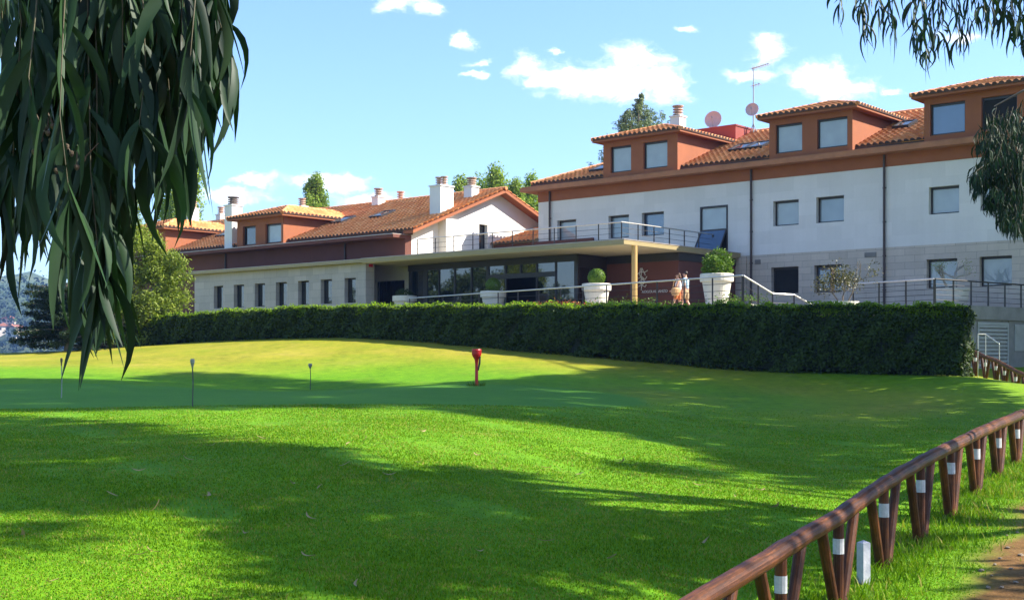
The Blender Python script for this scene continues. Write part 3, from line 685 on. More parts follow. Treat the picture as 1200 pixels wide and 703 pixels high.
# gable wall with a tall narrow window
n0,n1=NU+.45,60.4; wa,wb=npx(561.5,UG),npx(571.5,UG); wz0=5.05; wz1=rlz(0+npx(566,UG))
wz1=min((HY-262.5)/F*world(UG,wa).y, rlz(wa)-.5)
mb=MB()
def gq(na,nb,za,zb,zc,zd): mb.face([(UG,na,za),(UG,nb,zb),(UG,nb,zc),(UG,na,zd)],[(na,za),(nb,zb),(nb,zc),(na,zd)])
gq(n0,wa,5.03,5.03,rlz(wa),rlz(n0)); gq(wa,wb,wz1,wz1,rlz(wb),rlz(wa)); gq(wb,53.7,5.03,5.03,rlz(53.7),rlz(wb)) if wb<53.7 else None
if wb<53.7: gq(53.7,n1,5.03,5.03,rlz(n1),rlz(53.7))
else: gq(wb,n1,5.03,5.03,rlz(n1),rlz(wb))
for p,q in (((wa,wz0),(wa,wz1)),((wb,wz1),(wb,wz0)),((wa,wz1),(wb,wz1))): mb.face([(UG,*p),(UG,*q),(UG-.35,*q),(UG-.35,*p)])
mb.face([(UG-2,n0,5.03),(UG,n0,5.03),(UG,n0,rlz(n0)),(UG-2,n0,rlz(n0))])
# proud chimney breast
ba,bb=npx(514,UG),npx(532,UG); mb.box((UG+.003,ba,5.03),(UG+.55,bb,rlz(ba)-.06))
mb.build('gable_wall',M['render_white'],L)
window(L,'N',UG,(wa,wb,wz0,wz1),'darkglass',.3,.05)
# chimneys along the roof, dormers
def ch(px,pyt,pyb,pyc,N,wu,wn,caps=1,dark=False):
    u=upx(px,N); z1=zpx(px,pyt,N); chimney(L,u,N,wu,wn,min(z1-.5,rlz(N)-.3),z1,zpx(px,pyc,N)-z1,caps,dark)
ch(517.5,219.5,250,209,49.6,.80,1.0,2); ch(552.5,220,231,210,52.6,.6,.6); ch(443.5,232,243,222.5,53.2,.55,.6); ch(469.5,236.5,240,226,56.0,.5,.5)
ch(354,243,250,234,53.9,.5,.5)
ch(226,245.5,255,237.5,53.3,.6,.6); ch(259,252.5,261,244,53.9,.5,.5)
ch(273.5,242,281,232.5,NU+.3,.72,.75,1,True)
DW=zpx(305,256.5,NU-.38)
def lw(px0,py0,px1,py1): h=hole(NU-.38,px0,py0,px1,py1); return (h[0],h[1],6.52,7.62)
ul=upx(278,NU-.38); ur=upx(332,NU-.38); 
dormer(L,ul,ur,NU-.38,6.402,DW,5.6,[lw(284.5,260,299.5,286),lw(311,258,329.5,284)],'ochre',panes={0:'darkglass'})
ur2=upx(194,NU-.38); dormer(L,ur2-(ur-ul),ur2,NU-.38,6.402,DW,5.6,[lw(142,262,156,286),lw(170,260,186,286)],'ochre',panes={0:'darkglass'})
for px,n in ((386,49.2),(432,49.6),(252,48.8)): skylight(L,upx(px,n),n,lambda q:rlz(q)+.1,1.0,1.25,PL)

# ================================================================== glazed entrance pavilion with the canopy
V=thing('entrance_pavilion','glazed hotel entrance under a flat olive canopy carried by one ochre column','building',(0,0,0),RZ)
UCL=us1+.022; UCR=-31.6; NCB=NF-.03
mb=MB()
zs0,zs1=4.80,5.02
mb.box((UCL,NS-.35,zs0+.03),(UCR,NCB,zs1)); mb.build('canopy',M['canopy'],V)
mb=MB(); mb.box((UCL+.05,NS-.30,zs0),(UCR-.05,NCB-.02,zs0+.028)); mb.build('canopy_soffit',M['soffit'],V)
mb=MB(); mb.box((UCL,NS-.37,zs1+.002),(UCR+.02,NS-.1,zs1+.035)); mb.box((UCR-.25,NS-.098,zs1+.002),(UCR+.02,NCB,zs1+.035)); mb.build('canopy_flashing',M['gutter'],V)
# column
ucn=NS+.35; ucu=upx(743.5,ucn); mb=MB(); mb.lathe([(.125,1.9),(.125,zs0-.002)],(ucu,ucn,0),20); mb.lathe([(.2,1.9),(.2,1.96),(.14,1.99)],(ucu,ucn,0),20); mb.build('column',M['goldcol'],V)
# back wall of the portico with a dark door
NP=47.6; mb=MB(); dp=hole(NP,440,328,474,357); dp=(dp[0],dp[1],1.9,zpx(457,329,NP))
wall(mb,'U',NP,us1-6.5,upx(480,46.5),1.8,4.79,[dp],.3); mb.box((us1-6.5,NP+.02,4.6),(us1-.05,NP+.3,5.4)); mb.build('portico_wall',M['render_white'],V)
mb=MB(); mb.box((dp[0]-.2,NP+.28,1.8),(dp[1]+.2,NP+.3,dp[3]+.1)); n=7
for k in range(n+1): x=dp[0]+(dp[1]-dp[0])*k/n; mb.box((x-.03,NP+.15,1.9),(x+.03,NP+.22,dp[3]-.01))
mb.build('portico_gate',M['interior'],V)
mb=MB(); mb.box((us1+.03,NS+.2,zpx(430,312.5,NS)),(us1+.12,NS+.38,zpx(430,308,NS))); mb.build('alarm_box',M['redplastic'],V)
# glass front
NG=46.5; ZG=zs0-.03; ux=lambda px: upx(px,NG); fr=MB()
def vb(px,w): u=ux(px); fr.box((u-w/2,NG,1.9),(u+w/2,NG+.1,ZG))
fr.box((ux(478),NG-.001,ZG-.30),(ux(676),NG+.101,ZG+.001))
zt_=zpx(605,320.5,NG); ztb=zpx(605,326,NG)
for px,w in ((480.5,.2),(498,.28),(514,.06),(532.5,.09),(552,.07),(571,.16),(651,.10),(675,.22)): vb(px,w)
fr.box((ux(571),NG-.02,ztb),(ux(651),NG+.12,zt_))
for px in (592,609.5,628.5): fr.box((ux(px)-.05,NG-.004,zt_),(ux(px)+.05,NG+.104,ZG-.29))
for px in (592.5,628.5): fr.box((ux(px)-.04,NG-.004,1.9),(ux(px)+.04,NG+.104,ztb))
fr.box((ux(676),NG,4.2),(ux(676)+.08,48.7,ZG)); fr.box((ux(676),NG+.9,1.9),(ux(676)+.08,NG+1.0,4.2)); fr.box((ux(676),48.55,1.9),(ux(676)+.08,48.7,4.2))
gf=fr.build('glass_front',M['frame'],V)
cuts=[480.5,498,514,532.5,552,571]
def pane(a,b,z0,z1,m='darkglass',jit=0):
    p=MB(); j=jit; p.face([(ux(a),NG+.05+j,z0),(ux(b),NG+.05-j,z0),(ux(b),NG+.05-j,z1),(ux(a),NG+.05+j,z1)]); p.build('pane',M[m],gf)
for i,(a,b) in enumerate(zip(cuts,cuts[1:])): pane(a,b,1.9,ZG-.28,'darkglass',(.012,-.01,.006,-.008,.01)[i])
for i,(a,b) in enumerate(((571,592),(592,609.5),(609.5,628.5),(628.5,651))): pane(a,b,zt_,ZG-.28,'darkglass',(.006,-.006,.008,-.004)[i])
pane(571,592.5,1.9,ztb); pane(628.5,651,1.9,ztb); pane(651,675,1.9,ZG-.28,'darkglass',-.01)
p=MB(); p.face([(ux(676)+.04,NG,1.9),(ux(676)+.04,48.6,1.9),(ux(676)+.04,48.6,4.2),(ux(676)+.04,NG,4.2)]); p.build('pane',M['darkglass'],gf)
mb=MB(); mb.box((ux(478),NG+1.6,1.8),(ux(676)-.1,NG+1.65,4.79)); mb.box((ux(571),NG+.15,1.88),(ux(676)-.05,NG+1.59,1.9)); mb.build('interior_wall',M['interior'],V)  # near-black back sheet and floor stand in for the unlit lobby
# maroon block under the canopy
NM=48.7; um0=ux(676)+.081; um1=upx(795,NM)
mb=MB(); mb.box((um0,NM,1.8),(um1,NCB,4.42)); mb.build('maroon_block',M['maroon'],V)
mb=MB(); mb.box((um0,NM-.03,4.422),(um1+.03,NCB,4.79)); mb.build('dark_header',M['frame'],V)
# connecting roof between the gable and the tall wing
ua_,ub_=UG+.03,UL-.05; nz=npx(574,UG); zz0=(HY-286)/F*world(UG,nz).y; pc=.29
mb=MB(); mb.box((ua_,nz+.25,5.0),(ub_+4,nz+.4,zz0-.05)); mb.build('link_wall',M['maroon'],V)
rm=MB(); sc_=math.sqrt(1+pc*pc); tile_plane(rm,(ua_,nz,zz0-.03),(1,0,0),(0,1,pc),[(0,0),(ub_-ua_,0),(ub_-ua_,5*sc_),(0,5*sc_)]); rm.build('link_roof',[M['tile'],M['tile_dark']],V)

# lettering and emblem on the maroon wall
t=thing('wall_sign','small pale metal emblem with lettering fixed to the brown entrance wall','sign',world(upx(765,NM),NM-.02,1.9),RZ)
def text(body,size,loc,parent,name,mat):
    cu=bpy.data.curves.new('t','FONT'); cu.body=body; cu.size=size; cu.extrude=.012; cu.align_x='CENTER'
    o=bpy.data.objects.new('t',cu); C.objects.link(o); dg=bpy.context.evaluated_depsgraph_get(); me=bpy.data.meshes.new_from_object(o.evaluated_get(dg))
    bpy.data.objects.remove(o); me.materials.clear(); me.materials.append(mat); me.name=name
    q=bpy.data.objects.new(name,me); C.objects.link(q); q.parent=parent; q.location=loc; q.rotation_euler=(R(90),0,0); return q
zl=zpx(767,343,NM)-1.9
text('AOGOLALLANZO',.175,(.12,-.01,zl),t,'lettering',M['letters'])
mb=MB(); u0=upx(752.5,NM)-upx(765,NM); zb=zpx(753,337,NM)-1.9; rr=random.Random(4)
def sq(pts,r=.022): mb.tube([(u0+x,-.03,zb+z) for x,z in pts],r,6)
sq([(-.02,-.12),(.03,.2),(-.03,.5),(.02,.9)],.02); sq([(-.25,.62),(-.05,.72),(.2,.70),(.34,.78)]); sq([(-.2,.42),(.02,.5),(.2,.36),(.3,.5)])
sq([(-.1,.3),(.1,.42),(.18,.25),(.05,.12),(-.08,.2),(-.1,.3)]); sq([(-.16,.05),(.0,.12),(.2,.02),(.26,.12)]); sq([(-.05,.9),(-.12,.6),(.12,.3)]); sq([(.02,.9),(.22,.55)])
mb.build('emblem',M['letters'],t)

# ------------------------------------------------------------------ terraces
mb=MB(); mb.prism([(8.3,44.45),(10.2,49),(12.8,59.6),(2,69),(-20,82),(-24,78),(-7.9,64.5),(-5.3,61.5)],-2.2,1.9); tag(mb.build('terrace',M['paving']),kind='structure')
mb=MB(); mb.prism([(13.35,51.2),(15.7,47.42),(21.7,52.25),(14.6,58.3),(12.82,59.7),(10.6,49.9)],-2.2,1.99)
tag(mb.build('upper_terrace',M['concrete']),kind='structure')
mb=MB(); mb.prism([(8.6,44.4),(10.4,43.6),(14.6,47.0),(13.3,50.9),(10.7,49.6)],-2.2,.92); tag(mb.build('lower_landing',M['paving']),kind='structure')
mb=MB()
for k in range(5): mb.prism([(8.32+.1*k,44.42-.06*k),(8.75+.33*k,44.2-.1*k),(11.0+.33*k,48.9-.1*k),(10.25,49.0)],.8,1.75-.17*k)
tag(mb.build('terrace_steps',M['paving']),kind='structure')
# concrete coping and louvred gate on the side of the right terrace
A=Vector((15.7,47.42,0)); Dv=Vector((6.0,4.83,0)).normalized(); rzt=math.atan2(Dv.y,Dv.x)
t=thing('terrace_wall','grey concrete terrace wall with a slab edge and pale slatted gate beside the hedge','wall',(A.x,A.y,-1.6),rzt)
mb=MB(); mb.box((-.1,-.12,3.1),(7.2,.1,3.62)); mb.build('slab_edge',M['concrete'],t)
mb=MB(); mb.box((-.05,-.03,0),(2.7,.05,3.09)); mb.box((5.0,-.03,0),(7.4,.05,3.09)); mb.build('wall_face',M['concrete'],t)
mb=MB()
for x in (2.75,4.86): mb.box((x,-.06,0),(x+.09,0,3.0))
mb.box((2.84,-.06,2.9),(4.86,0,3.0))
for k in range(19): mb.box((2.84,-.05,.1+k*.15),(4.86,-.02,.19+k*.15))
mb.build('slatted_gate',M['louvre'],t)
mb=MB(); mb.box((5.4,-.06,1.9),(7.1,-.032,2.95))
for k in range(8): mb.box((5.45,-.075,1.95+k*.12),(7.05,-.061,2.02+k*.12))
mb.build('louvre_vent',M['louvre'],t)

# ------------------------------------------------------------------ railings
def railing(name,label,pts,posts,h=1.0,wires=3,light=True,base_drop=0):
    pts=[Vector(p) for p in pts]; o=pts[0].copy(); t=thing(name,label,'railing',o)
    rail=[p-o+Vector((0,0,h)) for p in pts]
    mb=MB(); mb.tube(rail,.03,8); mb.build('handrail',M['steel' if light else 'postmetal'],t)
    for w in range(wires):
        mb=MB(); mb.tube([p-o+Vector((0,0,h*(w+1)/(wires+1))) for p in pts],.009,5); mb.build('wire',M['postmetal'],t)
    seg=[(pts[i],pts[i+1]) for i in range(len(pts)-1)]
    for a,b in seg:
        n=max(1,int(round((b-a).length/posts)))
        for k in range(n+(1 if (a,b)==seg[-1] else 0)):
            p=a+(b-a)*(k/n)-o; mb=MB(); mb.box((p.x-.025,p.y-.025,p.z),(p.x+.025,p.y+.025,p.z+h-.02)); mb.build('post',M['postmetal'],t)
    return t
railing('terrace_railing','long steel handrail with dark posts along the front terrace, in front of the planters',
        [(-4.94,61.7,1.90),(8.06,44.8,1.9)],1.45,1.0,3)
railing('stair_railing','steel handrail stepping down from the front terrace behind the hedge',[(8.1,44.82,1.9),(9.3,45.7,1.32),(10.2,46.3,1.3),(11.0,46.8,.95)],.9,1.0,2)
railing('terrace_railing','steel railing around the right-hand terrace in front of the bare tree',[(13.57,50.9,1.99),(15.68,47.55,1.99)],1.3,.97,4)
railing('terrace_railing','dark side railing of the right-hand terrace above the slatted gate',[(15.74,47.62,1.99),(21.4,52.2,1.99)],1.25,.97,4,False)
w0=world(upx(489,45.95),45.95,5.03); w1=world(-33.05,45.95,5.03); w2=world(-33.05,53.5,5.03)
railing('roof_railing','thin railing on the flat canopy roof in front of the white gable',[w0,w1,w2],1.25,.98,3)
a_=P(1146,391.5,43.8); b_=P(1155,391.5,44.6); c_=P(1171,402.5,44.0)
t=thing('stair_handrail','short pale handrail beside the slatted gate','railing',(a_.x,a_.y,-.9))
mb=MB(); q=[p-Vector((a_.x,a_.y,-.9)) for p in (a_,b_,c_)]; mb.tube(q,.02,8); mb.build('handrail',M['steel'],t)
for p in q[1:]+[q[0]]:
    mb=MB(); mb.tube([p,(p.x,p.y,-.3)],.014,6); mb.build('post',M['steel'],t)

# ------------------------------------------------------------------ leaves and planters
def leaf_quads(c, size, aspect=.5, nrm=None, spread=1.0, seed=0, lenvar=.4):
    g=np.random.default_rng(seed); n=len(c); v=g.normal(size=(n,3))
    if nrm is not None: v=v*spread+nrm
    v/=np.linalg.norm(v,axis=1)[:,None]; t=g.normal(size=(n,3)); t-=v*(t*v).sum(1)[:,None]; t/=np.linalg.norm(t,axis=1)[:,None]
    b=np.cross(v,t); L=(size*(1-lenvar/2+lenvar*g.random(n)))[:,None] if np.ndim(size) else (size*(1-lenvar/2+lenvar*g.random(n)))[:,None]
    W=L*aspect*.5; fold=v*L*.12
    Vv=np.stack([c-t*L*.5,c+b*W+fold,c+t*L*.5,c-b*W+fold],1).reshape(-1,3)
    k=np.arange(n)*4; return Vv,np.stack([k,k+1,k+2,k+3],1)
def sphere_pts(n,r,c,g,flat=1.0,shell=.55):
    v=g.normal(size=(n,3)); v/=np.linalg.norm(v,axis=1)[:,None]; q=(shell+(1-shell)*g.random(n))**.6
    p=v*q[:,None]*r; p[:,2]*=flat; return p+np.array(c),v
def planter(name,label,x,y,z,w,h,kind,seed,group='large cream planters along the front terrace'):
    t=thing(name,label,'planter',(x,y,z),.3*seed,group); r=w/2; mb=MB()
    mb.lathe([(r*.56,0),(r*.62,.02),(r*.86,h*.76),(r*.98,h*.77),(r*1.0,h*.80),(r*1.0,h*.985),(r*.97,h),(r*.86,h),(r*.85,h*.93),(.01,h*.93)],(0,0,0),28)
    o=mb.build('pot',M['pot'],t); g=np.random.default_rng(seed)
    if kind=='ball':
        rb=r*.62; p,v=sphere_pts(1500,rb,(0,0,h+rb*.72),g,1.0,.8); Vv,Ff=leaf_quads(p,.07,.6,v,.6,seed); np_mesh('shrub',Vv,Ff,M['box_leaf'],t)
    elif kind=='dark':
        p,v=sphere_pts(700,r*.8,(0,0,h+.08),g,.65,.6); Vv,Ff=leaf_quads(p,.1,.45,v,.8,seed); np_mesh('shrub',Vv,Ff,M['hedge_leaf'],t)
    elif kind=='bush':
        p,v=sphere_pts(4200,r*.86,(0,0,h+r*.22),g,1.22,.6); p*=(1+.10*np.sin(v[:,:1]*4+v[:,1:2]*3)); p+=g.normal(size=p.shape)*.06; p=p[p[:,2]>h-.02]; v=v[:len(p)]
        Vv,Ff=leaf_quads(p,.11,.4,None,1,seed); np_mesh('shrub',Vv,Ff,M['box_leaf'],t)
    return t
planter('planter','cream planter with a wide loose bush, nearest to the downpipe',7.71,48.2,1.9,1.26,1.28,'bush',1)
planter('planter','cream planter with a clipped ball shrub left of the ochre column',3.58,54.2,1.9,1.24,1.26,'ball',2)
planter('planter','cream planter with a bright ball shrub in front of the glass doors',-.88,60.0,1.9,1.22,1.25,'ball',3)
planter('planter','far cream planter with a low dark shrub near the portico',-5.36,63.9,1.9,1.22,1.22,'dark',4)
# twiggy plants in pots
def branchy(mb,p,d,L,r,depth,g,pts,spread=.6):
    q=p+d*L; mid=(p+q)/2+Vector(g.normal(size=3))*L*.06; mb.tube([p,mid,q],[r,r*.85,r*.65],6,0,False)
    if depth==0: pts.append(q); return
    for k in range(3 if depth>1 else 2):
        nd=(d+Vector(g.normal(size=3))*spread); nd.z=abs(nd.z)*.8+.25; nd.normalize(); branchy(mb,q,nd,L*(.6+.2*g.random()),r*.6,depth-1,g,pts,spread)
t=thing('potted_tree','pale bowl planter with a bare pruned little tree on the right-hand terrace','planter',(17.85,52,1.99))
mb=MB(); r=.7; mb.lathe([(r*.5,0),(r*.72,.1),(r*.93,.4),(r*1.0,.75),(r*1.04,.78),(r*1.04,.84),(r*.93,.84),(r*.9,.78),(.01,.78)],(0,0,0),26); mb.build('pot',M['pot'],t)
mb=MB(); g=np.random.default_rng(5); pts=[]; branchy(mb,Vector((.1,0,.75)),Vector((.12,0,1)).normalized(),.55,.09,3,g,pts,.7); branchy(mb,Vector((-.1,0,.75)),Vector((-.5,0,1)).normalized(),.5,.075,3,g,pts,.6); mb.build('tree',M['palebark'],t)
p=np.repeat(np.array([tuple(q) for q in pts]),9,0)+g.normal(size=(len(pts)*9,3))*.12; Vv,Ff=leaf_quads(p,.06,.4,None,1,3); np_mesh('foliage',Vv,Ff,M['willow_leaf'],t)
t=thing('potted_shrub','white planter with a reddish twiggy shrub below the lower stone window','planter',(11.9,46.0,.92))
mb=MB(); mb.lathe([(.36,0),(.5,.95),(.56,.96),(.56,1.12),(.48,1.12),(.47,1.05),(.01,1.05)],(0,0,0),24); mb.build('pot',M['pot'],t)
mb=MB(); pts=[]; branchy(mb,Vector((0,0,1.05)),Vector((.1,0,1)).normalized(),.45,.035,3,g,pts,.6); branchy(mb,Vector((.15,0,1.05)),Vector((.35,0,1)).normalized(),.75,.03,2,g,pts,.4); branchy(mb,Vector((-.15,0,1.05)),Vector((-.5,0,.8)).normalized(),.4,.03,3,g,pts,.6); mb.build('twigs',M['bark'],t)
p=np.repeat(np.array([tuple(q) for q in pts if q[2]<2.3]),34,0); p=p+g.normal(size=p.shape)*.17; Vv,Ff=leaf_quads(p,.09,.5,None,1,4); np_mesh('foliage',Vv,Ff,M['shrub_leaf'],t)
# ------------------------------------------------------------------ hedge
def make_hedge():
    t=thing('hedge','long clipped dark green hedge across the lawn below the hotel terrace','hedge')
    Sx=np.array([hedge_s(p) for p in (1140,1100,870,480,350,230,150)]); Tp=[]
    for px,py in ((1140,363.5),(1100,361),(870,360.5),(480,360.5),(350,362.5),(230,369),(150,377)):
        s=hedge_s(px); y=HEDGE_R[1]+s*HEDGE_D[1]; Tp.append((HY-py)/F*y)
    Tp=np.array(Tp); Ln=float(np.linalg.norm(HEDGE_D)); dirv=HEDGE_D/Ln; nrm=np.array((dirv[1],-dirv[0]))   # back normal
    if nrm[1]<0: nrm=-nrm
    S0,S1=.008,hedge_s(138); TH=1.0
    top=lambda s: np.interp(s,Sx,Tp)
    def wob(s,k): return .05*np.sin(s*61+k)+.04*np.sin(s*143+2*k)+.03*np.sin(s*317+k)
    # dark inner mass
    n=90; mb=MB(); prof=[]
    for i in range(n+1):
        s=S0+(S1-S0)*i/n; x,y=HEDGE_R+HEDGE_D*s; z0=h1(x,y); zt=float(top(s))-.24; b=nrm*(TH-.15); f=nrm*.14
        prof.append([(x+f[0],y+f[1],z0+.12),(x+f[0],y+f[1],zt),(x+b[0],y+b[1],zt),(x+b[0],y+b[1],z0)])
    for a,b in zip(prof,prof[1:]):
        for k in range(3): mb.face([a[k],b[k],b[k+1],a[k+1]])
    mb.face(prof[0]); mb.face(prof[-1][::-1]); mb.build('branches',M['hedge_core'],t)
    g=np.random.default_rng(3)
    def base(s): 
        p=HEDGE_R[None]+HEDGE_D[None]*s[:,None]; return p
    P_=[];N_=[]
    nf=64000; s=S0+(S1-S0)*g.random(nf)**1.25; p=base(s); z0=np.concatenate([H(p[i:i+20000,0],p[i:i+20000,1]) for i in range(0,nf,20000)]); zt=top(s)+wob(s,1)*.7
    f=g.random(nf); keep=g.random(nf)<np.where(f<.10,.28+.6*(np.sin(s*90)>.2),1.0)
    z=z0+.02+(zt-z0)*f; off=wob(s,z*2.3)*1.3+.07*np.sin(z*7+s*200)*np.sin(s*97)-.16*sst(.86,1.0,f)+.03*g.normal(size=nf)
    q=np.c_[p-nrm*0+nrm[None]*(-off[:,None]),z][keep]; P_.append(q); N_.append(np.tile(np.r_[-nrm,.35],(len(q),1)))
    nt=30000; s=S0+(S1-S0)*g.random(nt)**1.25; p=base(s)+nrm[None]*(TH*g.random(nt))[:,None]; z=top(s)+wob(s,1)*.7+.03*g.normal(size=nt)+.05*(g.random(nt)>.93)*g.random(nt)*2
    P_.append(np.c_[p,z]); N_.append(np.tile((0,0,1.0),(nt,1)))
    for sE,sg,ne in ((S0,-1,3800),(S1,1,1500)):
        w=g.random(ne)*TH; p=(HEDGE_R+HEDGE_D*sE)[None]+nrm[None]*w[:,None]; zb=h1(*p[0]); z=zb+(float(top(sE))-zb)*g.random(ne); oo=(.06*np.sin(z*6)+.05*g.normal(size=ne))
        p=p+dirv[None]*(sg*oo)[:,None]; P_.append(np.c_[p,z]); N_.append(np.tile(np.r_[dirv*sg,.3],(ne,1)))
    ns=36000; s=S0+(S1-S0)*g.random(ns)**1.25; p=base(s)+nrm[None]*(.02+.75*g.random(ns)**1.5)[:,None]; z=top(s)+wob(s,1)*.7-.20+.36*g.random(ns)+.06*np.sin(s*517)*np.sin(s*233)
    z-=.12*(g.random(ns)<.5)
    Sh=np.c_[p,z]; Vv,Ff=leaf_quads(Sh,.07+.0008*Sh[:,1],.5,np.tile((-.2,-.4,.8),(ns,1)),1.0,6); np_mesh('fresh_shoots',Vv,Ff,M['hedge_shoot'],t)  # bright fringe of leaves, coloured as if lit along the rim
    Pn=np.concatenate(P_); Nn=np.concatenate(N_); d=Pn[:,1]
    Vv,Ff=leaf_quads(Pn,.062+.0010*d,.55,Nn,.75,5); np_mesh('foliage',Vv,Ff,M['hedge_leaf'],t)
make_hedge()
# bedding plants along the terrace edge behind the hedge
g=np.random.default_rng(21)
for px,Y,c,lab in ((636,53,'flower','low orange-red bedding plant peeping over the hedge left of the second planter'),(668,52.2,'flower','low red bedding plant peeping over the hedge beside the clipped ball planter'),
               (752,49.3,'box_leaf','low bright green bedding plant peeping over the hedge below the ochre column'),(720,50.2,'box_leaf','low green bedding plant peeping over the hedge right of the ball planter'),(870,45.8,'box_leaf','low green bedding plant peeping over the hedge at the right end of the handrail')):
    p=P(px,356,Y); t=thing('bedding_plant',lab,'plant',(p.x,p.y,1.9))
    q=g.normal(size=(260,3))*np.array((.5,.16,.13)); q[:,2]=np.abs(q[:,2])+.15; Vv,Ff=leaf_quads(q,.09,.5,None,1,int(px)); np_mesh('foliage',Vv,Ff,M['box_leaf'],t)
    if c=='flower':
        k=q[q[:,2]>.24]; Vv,Ff=leaf_quads(k+np.array((0,0,.05)),.07,.8,None,1,int(px)+1); np_mesh('flowers',Vv,Ff,M['flower'],t)
    mb=MB()
    for k in range(9): x=g.normal()*.4; mb.tube([(x,0,0),(x+.05,0,.3)],.012,4)
    mb.build('stem',M['twig'],t)

# ------------------------------------------------------------------ timber fences
def fence(name,label,st,zr,zb,rail_r,leg_r,spread,ext=(.9,.2)):
    st=[Vector((x,y,0)) for x,y in st]; o=Vector((st[0].x,st[0].y,zb[0])); t=thing(name,label,'fence',o)
    pts=[Vector((p.x,p.y,z+rail_r*.7)) for p,z in zip(st,zr)]
    a=pts[0]+(pts[0]-pts[1])*ext[0]; b=pts[-1]+(pts[-1]-pts[-2])*ext[1]
    seq=[a,*pts,b]
    mb=MB(); fine=[]
    for i in range(len(seq)-1):
        n=5 if i else 6
        for k in range(n): fine.append(seq[i]+(seq[i+1]-seq[i])*k/n)
    fine.append(seq[-1]); gg=np.random.default_rng(9)
    mb.tube([p-o+Vector((0,0,.003*gg.normal())) for p in fine],[rail_r*(1+.013*gg.normal()) for _ in fine],16); mb.build('top_rail',M['wood'],t)
    for i,p in enumerate(pts):
        d=(seq[i+2]-seq[i]).normalized(); ba=Vector((p.x,p.y,zb[i]))-o; tp=p-o
        side=Vector((d.y,-d.x,0)).normalized()
        for j,sg in enumerate((-1,0,1)):
            top=tp+d*(spread*sg)-Vector((0,0,rail_r*.55)); bot=ba+d*(spread*.085*sg)-Vector((0,0,.08))+side*(.012*sg)
            mb=MB(); mb.tube([bot,bot+(top-bot)*.5,top],[leg_r*.97,leg_r,leg_r*1.03],12); post=mb.build('post',M['wood'],t)
            if sg==0:
                l=(top-bot).length; c=top+(bot-top)*(.15/l); c2=top+(bot-top)*(.285/l)
                mb=MB(); mb.tube([c,c2],leg_r*1.06,12); mb.build('white_band',M['band'],post)
FR=[-1.66,-1.553,-1.453,-1.295,-1.19,-1.11,-1.04,-.985,-.935]
st=[(FX0+i*FDX,FY0+i*FDY) for i in range(-1,8)]
fence('timber_fence','long reddish-brown round-rail timber fence with white-banded posts beside the dirt path',st,FR,[h1(*p) for p in st],.075,.048,.50,(1.5,.38))
st2=[(16.65-.12*k+(.0 if k<3 else -.03*k),46.0-1.3*k) for k in range(-1,6)]
zr2=[.30,.17,.0,-.12,-.27,-.45,-.6]
fence('timber_fence','dark far timber fence descending beside the hedge end and slatted gate',st2,zr2,[z-.78 for z in zr2],.07,.05,.5,(.8,.8))
# white marker stub in the grass by the fence
p=hit(1012,684); t=thing('marker_post','short square white marker stub in the grass by the near fence','marker',(p.x,p.y,p.z-.05),.5)
mb=MB(); hh=(684-633)/F*p.y; mb.box((-.044,-.044,0),(.044,.044,hh+.03)); 
tp=[(-.044,-.044,hh+.03),(.044,-.044,hh+.03),(.044,.044,hh+.03),(-.044,.044,hh+.03)]; ap=(0,0,hh+.055)
for i in range(4): mb.face([tp[i],tp[(i+1)%4],ap])
mb.build('stub',M['stub'],t)

# ------------------------------------------------------------------ practice green stakes and the red marker
def stake(label,px,py,ptop,hr,mat,hmat):
    p=hit(px,py); h=(py-ptop)/F*p.y; t=thing('practice_stake',label,'stake',p,0,None)
    mb=MB(); mb.tube([(0,0,-.05),(.012,0,h*.5),(0,0,h*.86)],.012,8); mb.build('pole',M[mat],t)
    mb=MB(); mb.lathe([(.014,h*.80),(hr*.6,h*.86),(hr,h*.92),(hr*1.02,h*.97),(hr*.8,h)],(0,0,0),14); mb.build('head',M[hmat],t)
stake('thin pale stake with a small brown head on the left of the putting green',72,466,419.5,.026,'greystake','stakehead')
stake('thin dark stake with a round grey head at the front edge of the putting green',225.5,476.5,420.5,.042,'darkstake','silverhead')
stake('thin dark stake with a round grey head at the back edge of the putting green',363.5,457,426,.06,'darkstake','silverhead')
p=hit(558.5,452); h=(452-409)/F*p.y
t=thing('course_marker','bright red tee-shaped marker with a cup top standing on the lawn','marker',p)
mb=MB(); mb.lathe([(.05,-.05),(.045,h*.3),(.042,h*.6),(.06,h*.72),(.115,h*.80),(.135,h*.86),(.14,h*.97),(.125,h),(.10,h),(.09,h*.9),(.01,h*.88)],(0,0,0),22); mb.build('tee_body',M['redplastic'],t)
mb=MB(); mb.tube([(.10,-.05,h*.8),(.085,-.07,h*.62),(.05,-.06,h*.42)],[.02,.028,.016],8); mb.build('strap',M['blackcloth'],t)
t2=thing('grass_tuft','dark tuft of long grass at the foot of the red marker','plant',(p.x,p.y,p.z))
gq_=np.random.default_rng(2); n=80; a=gq_.random(n)*6.283; r=.2*gq_.random(n)**.6; x,y=r*np.cos(a)*1.3,r*np.sin(a)*.7; hh=.06+.12*gq_.random(n)
V_=np.stack([np.stack([x-.008,y,-.02*np.ones(n)],1),np.stack([x+.008,y,-.02*np.ones(n)],1),np.stack([x+.08*np.cos(a),y+.06*np.sin(a),hh],1)],1).reshape(-1,3); k=np.arange(n)*3
np_mesh('blades',V_,np.stack([k,k+1,k+2],1),M['box_leaf'],t2)

